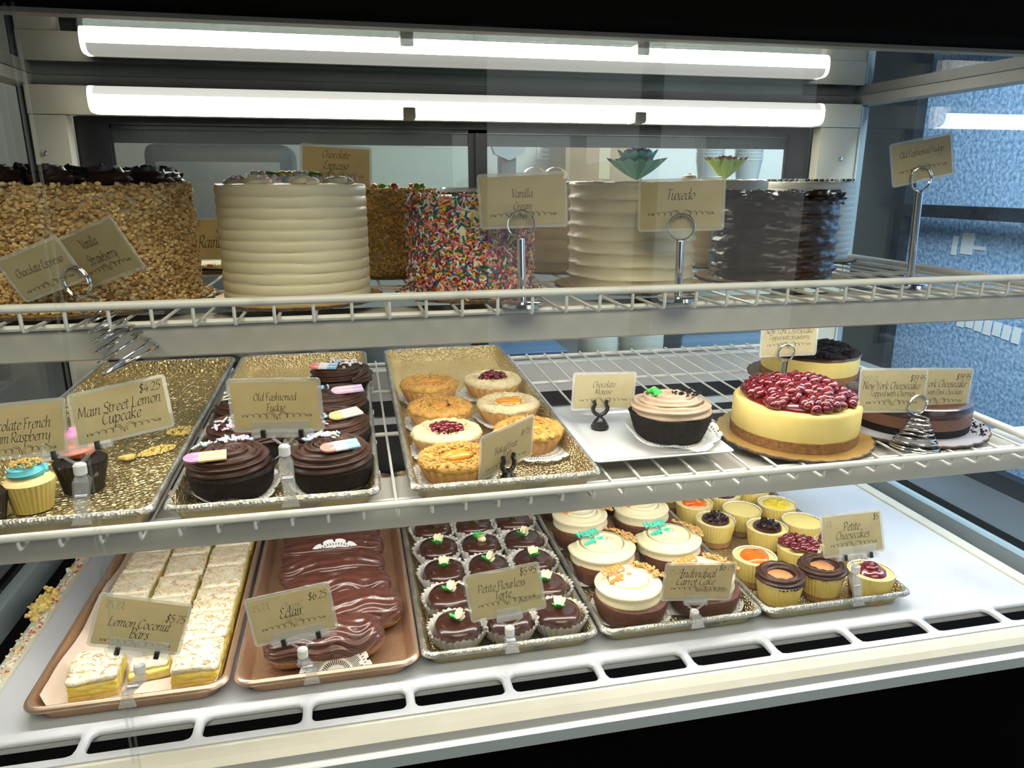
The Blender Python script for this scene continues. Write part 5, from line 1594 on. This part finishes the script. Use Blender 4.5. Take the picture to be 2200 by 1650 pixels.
def card(label, loc, rot, w_, h_, lines, fz=-0.24, faint=()):
    Rm = card_rot(rot)
    t = thing('price_card', label, 'price card', loc)
    t.rotation_euler = Rm.to_euler()
    m_ = 0.0034
    pw, ph = w_ - 2 * m_, h_ - 2 * m_
    b = MB(); b.box(-pw / 2, pw / 2, -0.0002, 0.0002, -ph / 2, ph / 2, 0)
    for tx, cx, cz, wd in lines:
        L, W = script_lines(tx)
        s = wd * w_ / W
        pen(b, L, cx * w_ - wd * w_ / 2 - 0.6 * s, cz * h_, s, -0.00034, 1)
    for tx, cx, cz, wd in faint:
        L, W = script_lines(tx)
        s = wd * w_ / W
        pen(b, L, cx * w_ + wd * w_ / 2, cz * h_, s, -0.00030, 2, True)
    if fz is not None:
        pen(b, FLO, 0, fz * h_, 0.37 * w_, -0.00032, 1, False, 0.0, 0.0085, 0.0038, 1.0)
    b.build('paper', [PAPER, INK, FAINT], t, smooth=False)
    b = MB()
    out = [(p[0], p[1]) for p in rrect(w_, h_, 0.0042, 0)]
    inn = [(p[0], p[1]) for p in rrect(pw + 0.0002, ph + 0.0002, 0.0003, 0)]
    n = len(out)
    for y in (-0.0003, 0.0003):
        vs = [(x, y, z) for x, z in out] + [(x, y, z) for x, z in inn]
        b.add(vs, [(k, (k + 1) % n, n + (k + 1) % n, n + k) for k in range(n)])
    vs = [(x, -0.0003, z) for x, z in out] + [(x, 0.0003, z) for x, z in out]
    b.add(vs, [(k, (k + 1) % n, n + (k + 1) % n, n + k) for k in range(n)], 1)
    b.build('laminate', [LAMI, clear('laminate_rim', (0.95, 0.95, 0.93), body=0.6, body_col=(0.88, 0.88, 0.84))], t, smooth=False)
    return t, Vector(loc), Rm, w_, h_


def coil(r, n, turns, pitch=0.0016, seg=24):
    return [(r * math.cos(2 * PI * k / seg), 0.0 + pitch * (k / seg - turns / 2), r * math.sin(2 * PI * k / seg)) for k in range(int(seg * turns) + 1)]


def ring_holder(label, base, ring, r=0.0142, baser=0.023, lean=0.0):
    t = thing('card_holder', label, 'card holder', base)
    bx = Vector(base)
    rc = Vector(ring) - bx
    b = MB(); b.lathe([(0.0001, 0.0), (baser, 0.0), (baser, 0.0042), (baser - 0.001, 0.005), (0.0001, 0.0056)], 48); b.build('base', CHROME, t)
    b = MB(); top = rc - Vector((0, 0, r + 0.0006)); b.tube([(0, 0, 0.005), top * 0.5 + Vector((0, 0, 0.002)), top], 0.0045, 16); b.build('stem', CHROME, t)
    b = MB(); ya = math.atan2(-rc.x, 1.2)
    Rz = Matrix.Rotation(lean, 3, 'Z')
    b.tube([rc + Rz @ Vector(p) for p in coil(r, 2, 2.0)], 0.0009, 8); b.build('ring', CHROME, t)
    return t


def spring_holder(label, base, axis, ring, ring_n, r0=0.030, r1=0.010, hgt=0.060, turns=7, rr=0.0145):
    t = thing('card_holder', label, 'card holder', base)
    ax = Vector(axis).normalized()
    q = Vector((0, 0, 1)).rotation_difference(ax)
    b = MB(); P = []
    N = 32 * (turns + 2)
    for k in range(N + 1):
        u = k / N
        v = min(1.0, max(0.0, (u - 0.16) / 0.84))
        r = r0 * (1 - v) + r1 * v
        a = 2 * PI * (turns + 2) * u
        P.append(q @ Vector((r * math.cos(a), r * math.sin(a), 0.001 + 0.002 * min(1, u / 0.16) + hgt * v)))
    rc = Vector(ring) - Vector(base)
    nrm = Vector(ring_n).normalized()
    q2 = Vector((0, 1, 0)).rotation_difference(nrm)
    end = rc - ax * rr
    P += [P[-1] * 0.5 + end * 0.5, end]
    b.tube(P, 0.0011, 8); b.build('spring', CHROME, t)
    b = MB(); b.tube([rc + q2 @ Vector(p) for p in coil(rr, 2, 2.2)], 0.0010, 8); b.build('ring', CHROME, t)
    return t


def pin_holder(label, base, rotz=0.0, tall=0.034):
    t = thing('card_holder', label, 'card holder', base, rotz)
    m = mat('black_plastic', (0.010, 0.010, 0.010), 0.3)
    b = MB(); b.lathe([(0.0001, 0), (0.0125, 0), (0.0125, 0.003), (0.0105, 0.0045), (0.0105, 0.0070), (0.0085, 0.0085), (0.0080, 0.0110), (0.0052, 0.0135), (0.0045, 0.0150), (0.0001, 0.0155)], 36); b.build('base', m, t)
    b = MB(); b.lathe([(0.0042, 0.013), (0.0034, 0.018), (0.0034, tall - 0.010), (0.0001, tall - 0.009)], 20); b.build('stem', m, t)
    b = MB()
    P = [(0.0105 * math.cos(R_(a)), 0, tall + 0.0005 + 0.0095 * math.sin(R_(a))) for a in range(-195, 16, 15)]
    b.tube(P, 0.0029, 10)
    for s in (-1, 1):
        b.tube([(s * 0.0100, 0, tall + 0.002), (s * 0.0078, 0, tall + 0.007), (s * 0.0100, 0, tall + 0.012)], 0.0026, 8)
    b.build('fork', m, t)
    return t


def clip_holder(label, cl, rim, barw=0.064, plate=0.014, ball=0.017, small=False):
    """clear clamp on a tray rim with a gripper for a card; cl is what card() returned"""
    _, P, Rm, w_, h_ = cl
    t = thing('card_clip', label, 'card clip', rim)
    O = Vector(rim)
    bc = P + Rm @ Vector((0.004 if not small else 0.0, 0, -h_ / 2 - 0.002)) - O          # centre of the gripper bar
    X, Yv, Z = Rm @ Vector((1, 0, 0)), Rm @ Vector((0, 1, 0)), Rm @ Vector((0, 0, 1))
    L = lambda p: bc + X * p[0] + Yv * p[1] + Z * p[2]
    b = MB()
    rot = Rm
    bw = barw if not small else 0.032
    for y in (-0.0022, 0.0022):
        b.rbox(L((0, y, 0.000)), (bw, 0.0022, 0.0075), 0.0007, 2, 0, rot=rot)
        b.rbox(L((0, y * 0.8, 0.008 if not small else 0.006)), (bw * 0.92, 0.0006, plate if not small else 0.012), 0.0003, 2, 0, rot=rot)
    bt = bc - Vector((0, 0, 0.019)) - Z * 0.000
    for s in (-1, 1):
        b.tube([L((s * 0.012, 0, -0.004)), (L((s * 0.006, 0, -0.009)) + bt) / 2 + Vector((0, 0, 0.002)), bt + Vector((s * 0.001, 0, 0.006))], 0.0016, 6)
    b.build('gripper', ACRYL, t, ang=60)
    if not small:
        for s in (-1, 1):
            b = MB(); b.rbox(L((s * 0.0195, 0, 0.0002)), (0.0052, 0.0072, 0.0082), 0.0006, 2, 0, rot=rot); b.build('black_pad', mat('black_rubber', (0.012, 0.011, 0.010), 0.5), t)
    b = MB(); b.tube([bt + Vector((0, 0, 0.006)), bt + Vector((0, 0, 0.0045)), bt - Vector((0, 0, 0.0045)), bt - Vector((0, 0, 0.006))], 0.0060, 14, rfn=lambda q: 0.75 if q in (0, 1) else 1.0); b.build('ball_joint', PLAST, t)
    low = bt - Vector((0, 0, 0.006))
    b = MB()
    for s, yo in ((-1, -0.005), (1, 0.004)):
        pts = [low + Vector((0, 0.3 * yo, 0.001)), low + Vector((0, yo * 0.9, -0.006)), Vector((0, yo * 0.45, 0.006)), Vector((0, yo * 0.35, 0.0005)), Vector((0, yo * 0.9 - 0.001, -0.009))]
        wds = (0.009, 0.015, 0.0125, 0.0125, 0.019)
        vs = []
        for p, wd in zip(pts, wds):
            for sx in (-1, 1):
                for th in (-0.0007, 0.0007):
                    vs.append((p.x + sx * wd / 2, p.y + th, p.z))
        for k in range(len(pts) - 1):
            a, c = 4 * k, 4 * k + 4
            b.add([vs[a], vs[a + 2], vs[c + 2], vs[c]], [(0, 1, 2, 3)]); b.add([vs[a + 1], vs[a + 3], vs[c + 3], vs[c + 1]], [(3, 2, 1, 0)])
            b.add([vs[a], vs[a + 1], vs[c + 1], vs[c]], [(3, 2, 1, 0)]); b.add([vs[a + 2], vs[a + 3], vs[c + 3], vs[c + 2]], [(0, 1, 2, 3)])
    b.build('clamp', ACRYL, t, smooth=False)
    mid = low * 0.45
    b = MB(); b.tube([mid + Vector((-0.0055, 0, 0)), mid + Vector((0.0055, 0, 0))], 0.0026, 12); b.build('spring_bar', CHROME, t)
    return t


CH = card('cream card reading Chocolate Espresso, standing behind the combed white cake', (-0.0125, 1.08, 0.5953), (-9.0, 3.1, 2.7), 0.096, 0.058, [('Chocolate', 0, .20, .38), ('Espresso', 0, -.05, .35)], -.20)
ring_holder('chrome ring holder behind the combed white cake', (-0.0125, 1.072, UZ), (-0.0125, 1.0725, 0.5775))
C2 = card('cream card reading Vanilla Cream in front of the sprinkle cake', (0.1789, 0.775, 0.5565), (9.2, -2.4, -17.4), 0.0935, 0.0575, [('Vanilla', 0, .06, .24), ('Cream', 0, -.16, .21)], -.26)
ring_holder('tall chrome ring holder in front of the sprinkle cake', (0.1785, 0.773, UZ), (0.1765, 0.7715, 0.5325), lean=-0.2)
C3 = card('cream card reading Tuxedo in front of the white cake with sharp ridges', (0.3572, 0.775, 0.551), (4.4, -2.0, -25.0), 0.0935, 0.0570, [('Tuxedo', 0, .10, .33)], -.17)
ring_holder('tall chrome ring holder under the Tuxedo card', (0.3605, 0.776, UZ), (0.3575, 0.7715, 0.5275), lean=-0.3)
C4 = card('tilted cream card reading Old Fashioned Fudge at the right end of the upper shelf', (0.6768, 0.80, 0.6011), (-3.3, -10.7, -1.6), 0.085, 0.0512, [('Old Fashioned Fudge', 0, .12, .70)], -.20)
ring_holder('tall chrome ring holder standing alone at the right end of the upper shelf', (0.6960, 0.815, UZ), (0.6765, 0.7975, 0.5790))
C5 = card('tilted card reading Vanilla Strawberry before the nut-coated cake', (-0.2325, 0.775, 0.5099), (20.8, -17.0, -31.7), 0.0867, 0.0549, [('Vanilla', -.05, .16, .28), ('Strawberry', 0, -.14, .50)], -.26)
C6 = card('tilted card reading Chocolate Espresso, left of the Vanilla Strawberry card', (-0.286, 0.7755, 0.4955), (16.8, -19.7, -16.9), 0.0760, 0.0470, [('Chocolate Espresso', .02, .0, .74)], -.32)
spring_holder('leaning chrome spring holder tipped through the front of the upper shelf', (-0.2150, 0.765, 0.4060), (-0.46, 0.0, 0.9), (-0.2530, 0.7640, 0.4850), (0.45, 0.85, 0.1), r0=0.0285, r1=0.010, hgt=0.062, turns=6, rr=0.0150)
CA = card('card reading Chocolate French Cream Raspberry at the left edge', (-0.3168, 0.752, 0.3474), (-18.0, -6.5, -15.3), 0.0900, 0.0540, [('Chocolate French', -.05, .0, .76), ('Cream Raspberry', -.05, -.22, .74)], -.37)
CB = card('card reading Main Street Lemon Cupcake $4.25 above the left gold tray', (-0.2268, 0.750, 0.3607), (-25.0, -11.0, -2.4), 0.0910, 0.0545, [('$4.25', .33, .24, .22), ('Main Street Lemon', 0, .02, .84), ('Cupcake', 0, -.18, .40)], -.31)
CBx = (CB[0], Vector((-0.2760, 0.751, 0.3520)), CB[2], CB[3], CB[4])
clip_holder('clear clip on the left gold tray holding two cards', CBx, (-0.2760, 0.7500, MT + 0.0245))
CC = card('card reading Old Fashioned Fudge above the chocolate fudge cakes', (-0.0833, 0.755, 0.3556), (2.0, -1.0, -12.0), 0.0955, 0.0573, [('Old Fashioned', 0, .09, .46), ('Fudge', 0, -.11, .20)], -.20)
clip_holder('clear clip on the fudge cake tray holding the Old Fashioned Fudge card', CC, (-0.0760, 0.7500, MT + 0.0245))
CD = card('angled card reading Baked Fruit Tart $5.25 in the tart tray', (0.1653, 0.790, 0.2788), (8.2, -3.7, 36.0), 0.0930, 0.0570, [('$5.25', .33, .12, .17), ('Baked Fruit', -.02, -.06, .42), ('Tart', 0, -.23, .16)], -.34)
pin_holder('black pin holder in the front of the tart tray', (0.1660, 0.7870, MT + 0.0030), 0.65, 0.0235)
CE = card('card reading Chocolate Mousse on the white plate', (0.3327, 0.936, 0.2954), (2.5, 2.0, -1.6), 0.0915, 0.0552, [('Chocolate', 0, .10, .36), ('Mousse', 0, -.08, .27)], -.24)
pin_holder('black pin holder standing on the white plate', (0.3275, 0.9330, mz(0.933) + 0.0068), 0.0, 0.0275)
CF = card('card reading New York Cheesecake Topped with Strawberry $19.95', (0.6436, 0.985, 0.3491), (-2.4, 0.9, 2.2), 0.0994, 0.0607, [('$19.95', .36, .28, .23), ('New York Cheesecake', 0, .08, .84), ('Topped with Strawberry', .0, -.07, .70)], -.21)
ring_holder('chrome ring holder behind the cherry cheesecake', (0.6400, 0.990, mz(0.99) + 0.0008), (0.6375, 0.9800, 0.3255), r=0.0135, baser=0.018)
CGx = card('card reading New York Cheesecake Topped with Dark Chocolate $19.95, far right', (0.7759, 0.826, 0.3022), (-2.4, 2.3, -3.6), 0.0970, 0.0595, [('$19.95', .36, .22, .23), ('New York Cheesecake', 0, .05, .84), ('Topped with Dark Chocolate', .0, -.12, .76)], -.28)
CGy = card('card reading New York Cheesecake Topped with Cherries $19.95', (0.6979, 0.820, 0.3067), (-6.6, 1.9, -4.8), 0.0982, 0.0602, [('$19.95', .36, .20, .23), ('New York Cheesecake', -.02, .03, .84), ('Topped with Cherries', .0, -.13, .66)], -.28, [('$29.95', -.34, .2, .22)])
spring_holder('upright chrome spring holder carrying the two cheesecake cards', (0.7180, 0.790, mz(0.79) + 0.0004), (0.10, 0.05, 1.0), (0.7335, 0.8120, 0.2870), (0.0, 1.0, 0.05), r0=0.030, r1=0.0095, hgt=0.040, turns=6, rr=0.0140)
CI = card('card reading Lemon Coconut Bars $5.75 clipped to the left copper tray', (-0.2429, 0.765, 0.117), (-9.0, 18.8, 7.4), 0.0930, 0.0585, [('$5.75', .36, .10, .21), ('Lemon Coconut', .0, -.08, .66), ('Bars', .02, -.27, .20)], -.36, [('$5.75', -.30, .24, .20)])
clip_holder('clear clip on the rim of the lemon bar tray', CI, (-0.2690, 0.7715, 0.0240))
CJ = card('card reading \u00c9clair $6.25 clipped to the right copper tray', (-0.0875, 0.770, 0.1052), (-4.4, -8.2, -2.1), 0.0940, 0.0591, [('$6.25', .34, .20, .22), ('\u00c9clair', .0, -.04, .28)], -.20, [('$5.25', -.32, .20, .20), ('Small', .06, .10, .22), ('Eclair', .02, -.12, .24)])
clip_holder('clear clip on the rim of the eclair tray', CJ, (-0.0715, 0.7695, 0.0240))
CK = card('card reading Petite Flourless Torte $5.95 Gluten Free', (0.1591, 0.775, 0.0989), (-14.0, -9.2, -8.4), 0.0930, 0.0580, [('$5.95', .34, .28, .22), ('Petite Flourless', -.03, .07, .62), ('Torte', -.03, -.12, .22), ('Gluten Free', .30, -.27, .30)], -.20)
clip_holder('small clear clip on the torte tray', CK, (0.1675, 0.7775, 0.0240), small=True)
CL = card('card reading Individual Carrot Cake $6.75 Contains Walnuts', (0.4176, 0.785, 0.0752), (6.0, 2.7, -6.8), 0.0960, 0.0582, [('$6.75', .36, .30, .21), ('Individual', -.02, .12, .50), ('Carrot Cake', -.04, -.08, .54), ('Contains Walnuts', .20, -.26, .44)], -.18, [('$6.75', -.32, .2, .2)])
clip_holder('small clear clip on the carrot cake tray', CL, (0.4150, 0.7780, 0.0240), small=True)
CM = card('card reading Petite Cheesecakes $5 clipped to the rightmost tray', (0.6495, 0.800, 0.1117), (-18.0, -0.7, -0.7), 0.0945, 0.0585, [('$5', .40, .27, .09), ('Petite', .0, .08, .27), ('Cheesecakes', .0, -.11, .54)], -.24, [('$5', -.36, .2, .09)])
clip_holder('clear clip on the rim of the petite cheesecake tray', CM, (0.6540, 0.7800, 0.0240))
# box with a rainbow slice card behind the white cake
t = thing('slice_box', 'clear plastic cake slice box on a card base, behind the nut cake', 'box', (-0.2050, 1.19, UZ), -0.2)
b = MB(); b.rbox((0, 0, 0.003), (0.130, 0.090, 0.005), 0.001, 2); b.build('card_base', BOARDK, t)
b = MB(); b.rbox((0, 0, 0.010), (0.120, 0.080, 0.008), 0.003, 4, 0, lambda p, d: 0.0015 * nz(p, 90)); b.build('cake_slice', WHITEF, t)
b = MB()
for _ in range(60):
    b.blob((random.uniform(-.058, .058), random.uniform(-.042, -.036), 0.008 + random.uniform(0, .006)), 0.002, random.randrange(2), 0, 0.3)
stuff(b.build('red_crumbs', [mat('red_crumb', (0, 0, 0)), WHITEF], t))
CN = card('yellowed card reading Slice Rainbow beside the combed white cake', (-0.184, 1.13, 0.4975), (-8.0, -1.9, -22.0), 0.0985, 0.0605, [('Slice', .10, .02, .24), ('Rainbow', .0, -.20, .58)], None, [('$6.75', -.34, .3, .2)])
# clear lidded tub behind the sprinkle cake
t = thing('plastic_tub', 'clear lidded plastic tub behind the rainbow sprinkle cake', 'tub', (0.180, 1.125, UZ))
b = MB(); b.lathe([(0.0001, 0.001), (0.037, 0.001), (0.043, 0.108)], 40); b.build('tub', clear('clear_tub', (0.9, 0.92, 0.92), body=0.3, body_col=(0.8, 0.8, 0.8)), t)
b = MB(); b.lathe([(0.0445, 0.106), (0.046, 0.110), (0.046, 0.120), (0.044, 0.122), (0.0001, 0.122)], 60, 0, lambda r, z, th: (r * (1 + 0.008 * math.sin(60 * th)), z)); b.build('lid', clear('clear_lid', (0.85, 0.88, 0.9), body=0.55, body_col=(0.75, 0.76, 0.8)), t)

# ------------------------------------------------------------------ the kitchen seen through the sliding doors
b = MB(); b.box(-1.9, 1.75, 2.76, 2.82, FZ, 2.3); struct(b.build('wall_kitchen', mat('pale_kitchen_wall', (0.50, 0.50, 0.46), 0.8, col2=(0.44, 0.45, 0.42), scale=3), smooth=False))
STEEL = mat('dull_steel', (0.30, 0.31, 0.32), 0.4, metal=0.6)
t = thing('work_counter', 'steel kitchen counter behind the sliding doors', 'counter', (-0.05, 2.35, FZ))
box_part('countertop', t, STEEL, -1.6, 1.7, -0.38, 0.38, 0.76, 0.80)
box_part('cabinet', t, mat('grey_cabinet', (0.22, 0.23, 0.23), 0.6), -1.58, 1.68, -0.35, 0.36, 0.0, 0.76)
CT = 0.001
t = thing('kitchen_oven', 'dark grey oven with rounded corners seen through the left sliding door', 'oven', (-0.352, 2.44, CT))
b = MB(); b.rbox((0, 0, 0.340), (0.40, 0.26, 0.68), 0.03, 4); b.build('body', mat('dark_oven', (0.055, 0.062, 0.062), 0.4), t)
b = MB(); b.rbox((0, -0.131, 0.40), (0.335, 0.008, 0.46), 0.004, 2); b.build('window', mat('oven_window', (0.20, 0.215, 0.215), 0.25), t)
t = thing('kitchen_scale', 'grey dial scale on a dark post seen through the right sliding door', 'scale', (0.487, 2.33, CT))
b = MB(); b.rbox((0, 0, 0.012), (0.16, 0.16, 0.024), 0.006, 2); b.build('base', mat('dark_scale', (0.04, 0.045, 0.05), 0.4), t)
b = MB(); b.rbox((0, 0, 0.345), (0.052, 0.05, 0.65), 0.008, 2); b.build('post', mat('dark_scale', (0, 0, 0)), t)
b = MB(); b.lathe([(0.0001, -0.02), (0.050, -0.02), (0.062, -0.01), (0.062, 0.02), (0.0001, 0.02)], 8); o = b.build('dial', mat('scale_head', (0.34, 0.36, 0.37), 0.4), t, ang=20); o.rotation_euler = (R_(90), 0, R_(0)); o.location = (0, -0.02, 0.70)
b = MB(); b.rbox((0.008, -0.045, 0.715), (0.032, 0.004, 0.012), 0.002, 2, rot=Matrix.Rotation(-0.6, 3, 'Y')); b.build('pointer', mat('pale_pointer', (0.6, 0.62, 0.62), 0.5), t)


def sheet(name, label, cat, x0, x1, z0, z1, y, m, tilt=0.0, bars=0):
    b = MB(); w_, h_ = x1 - x0, z1 - z0
    b.box(-w_ / 2, w_ / 2, -0.0008, 0.0008, -h_ / 2, h_ / 2, 0)
    for k in range(bars):
        z = h_ * (0.32 - 0.62 * k / max(1, bars - 1))
        b.box(-w_ * 0.38, w_ * (0.38 if k % 2 else 0.30), -0.0013, -0.0008, z - h_ * 0.025, z + h_ * 0.025, 1)
    o = b.build(name, [m, mat('grey_print', (0.28, 0.29, 0.32), 0.7)], None, smooth=False, loc=((x0 + x1) / 2, y, (z0 + z1) / 2)); o.rotation_euler = (0, tilt, 0)
    return tag(o, label, cat)


WP = mat('white_notice_paper', (0.66, 0.68, 0.74), 0.8, col2=(0.60, 0.62, 0.68), scale=12)
sheet('notice_or_light_patch', 'small white printed notice on the kitchen wall beside the scale', 'notice', 0.690, 0.825, 0.655, 0.707, 2.757, WP, 0.02, 3)
sheet('notice_or_light_patch', 'wide white printed notice on the kitchen wall, seen through the right door', 'notice', 0.835, 1.127, 0.640, 0.712, 2.755, WP, -0.02, 5)
b = MB(); pts = [(-0.072, 0.10), (-0.072, -0.005), (-0.052, -0.030), (0.072, -0.030), (0.072, 0.10)]
b.add([(x, y, z) for y in (-0.0008, 0.0008) for x, z in pts], [tuple(range(5)), tuple(range(9, 4, -1))] + [(k, 5 + k, 5 + (k + 1) % 5, (k + 1) % 5) for k in range(5)])
tag(b.build('paper_bag', mat('white_bag_paper', (0.66, 0.64, 0.55), 0.8), None, smooth=False, loc=(0.273, 2.20, 0.700)), 'white paper bag hanging at the top of the left sliding door', 'bag')
tag(sheet('wall_board', 'pale green grey board on the kitchen wall behind the left door', 'board', 0.06, 0.43, 0.40, 0.69, 2.756, mat('pale_green_board', (0.50, 0.54, 0.46), 0.7)), 'pale green grey board on the kitchen wall behind the left door', 'board')
t = thing('wall_shelf', 'steel wall shelf of the kitchen holding cups and boxes', 'shelf', (1.05, 2.52, 0.555))
box_part('shelf_board', t, STEEL, -0.33, 0.45, -0.36, 0.235, -0.012, 0.0)
box_part('shelf_bracket', t, STEEL, -0.28, -0.26, -0.2, 0.235, -0.06, -0.012); box_part('shelf_bracket', t, STEEL, 0.36, 0.38, -0.2, 0.235, -0.06, -0.012)
CBD = mat('cardboard', (0.33, 0.22, 0.12), 0.8, col2=(0.28, 0.18, 0.09), scale=10)
for x, y, wd, h_, lb in ((0.87, 2.62, 0.28, 0.19, 'brown cardboard box on the kitchen wall shelf, left of the cups'),):
    t = thing('cardboard_box', lb, 'box', (x, y, 0.5555))
    b = MB(); b.rbox((0, 0, h_ / 2), (wd, 0.20, h_), 0.003, 2); b.build('box', CBD, t); b = MB(); b.box(-0.02, 0.02, -0.1012, -0.1002, 0.03, h_ * 0.96); b.build('tape', mat('packing_tape', (0.45, 0.36, 0.22), 0.4), t, smooth=False)
CUP = clear('clear_cup', (0.85, 0.88, 0.88), body=0.25, body_col=(0.75, 0.78, 0.78), ior=1.45)
for x, y, n, lb in ((1.117, 2.23, 14, 'stack of clear plastic cups nearest the middle of the right door'), (1.243, 2.22, 15, 'stack of clear plastic cups at the right edge of the right door')):
    t = thing('cup_stack', lb, 'cups', (x, y, 0.5555))
    for k in range(n):
        b = MB(); z = 0.010 * k; b.lathe([(0.030, z), (0.043, z + 0.085), (0.045, z + 0.086), (0.045, z + 0.089)], 28); b.build('cup', CUP, t)
for x, y, z, r, h_, m, lb in ((0.735, 2.14, CT, 0.062, 0.150, mat('cream_canister', (0.55, 0.52, 0.43), 0.5), 'cream canister on the kitchen counter, left one of two'), (0.880, 2.14, CT, 0.068, 0.145, mat('tan_canister', (0.44, 0.42, 0.36), 0.5), 'tan canister on the kitchen counter, right one of two'), (0.02, 2.12, CT, 0.10, 0.135, mat('grey_bowl', (0.30, 0.29, 0.27), 0.4), 'grey mixing bowl on the kitchen counter behind the tart tray'), (-0.23, 2.16, CT, 0.11, 0.115, mat('brown_bowl', (0.22, 0.17, 0.13), 0.5), 'brown bowl on the kitchen counter behind the left gold tray')):
    nm = 'canister' if 'canister' in lb else 'mixing_bowl'
    t = thing(nm, lb, 'canister' if nm == 'canister' else 'bowl', (x, y, z))
    if nm == 'canister':
        b = MB(); b.lathe([(0.0001, 0), (r * 0.96, 0), (r, 0.004), (r, h_ * 0.86), (r * 0.97, h_ * 0.88)], 40); b.build('body', m, t)
        b = MB(); b.lathe([(r * 1.03, h_ * 0.87), (r * 1.03, h_ * 0.96), (r * 0.95, h_), (0.0001, h_)], 40); b.build('lid', STEEL, t)
    else:
        b = MB(); b.lathe([(0.0001, 0), (r * 0.5, 0), (r * 0.8, h_ * 0.35), (r, h_ * 0.95), (r * 1.05, h_), (r * 0.97, h_ * 0.96), (r * 0.75, h_ * 0.38), (0.0001, 0.01)], 44); b.build('bowl', m, t)
t = thing('storage_bin', 'blue plastic bin on the kitchen counter behind the tart tray', 'bin', (0.50, 2.12, CT))
b = MB(); b.rbox((0, 0, 0.045), (0.20, 0.16, 0.09), 0.01, 3); b.build('bin', mat('blue_plastic', (0.10, 0.20, 0.36), 0.4), t); b = MB(); b.rbox((0, 0, 0.094), (0.215, 0.175, 0.010), 0.004, 2); b.build('lid', mat('blue_plastic', (0, 0, 0)), t)
t = thing('storage_bin', 'long blue grey bin on the kitchen counter behind the rear cheesecake', 'bin', (1.20, 2.25, CT))
b = MB(); b.rbox((0, 0, 0.055), (0.36, 0.2, 0.11), 0.01, 3); b.build('bin', mat('blue_grey_plastic', (0.14, 0.22, 0.32), 0.4), t); b = MB(); b.rbox((0, 0, 0.114), (0.375, 0.215, 0.010), 0.004, 2); b.build('lid', mat('blue_grey_plastic', (0, 0, 0)), t)
# bright light patches on the blue wall, imitated by thin pale sheets
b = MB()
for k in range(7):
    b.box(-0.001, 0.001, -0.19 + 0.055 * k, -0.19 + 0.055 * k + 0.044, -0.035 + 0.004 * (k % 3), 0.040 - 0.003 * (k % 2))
o = b.build('light_patch_strips', mat('pale_light_patch', (0.80, 0.84, 0.86), 0.7), None, smooth=False, loc=(2.997, 2.96, -0.105)); o.rotation_euler = (R_(3), 0, 0); tag(o, 'row of light patches built as pale strips, low on the blue wall', 'paper')
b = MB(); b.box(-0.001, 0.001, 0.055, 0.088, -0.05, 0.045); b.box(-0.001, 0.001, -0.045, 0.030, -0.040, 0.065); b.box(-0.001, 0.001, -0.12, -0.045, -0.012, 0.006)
o = b.build('notice_or_light_patch', mat('pale_light_patch', (0, 0, 0)), None, smooth=False, loc=(2.997, 3.165, 0.268)); tag(o, 'small light patch built as pale sheets on the blue wall, above the row', 'notice')  # pale boxes standing in for a bright patch of light
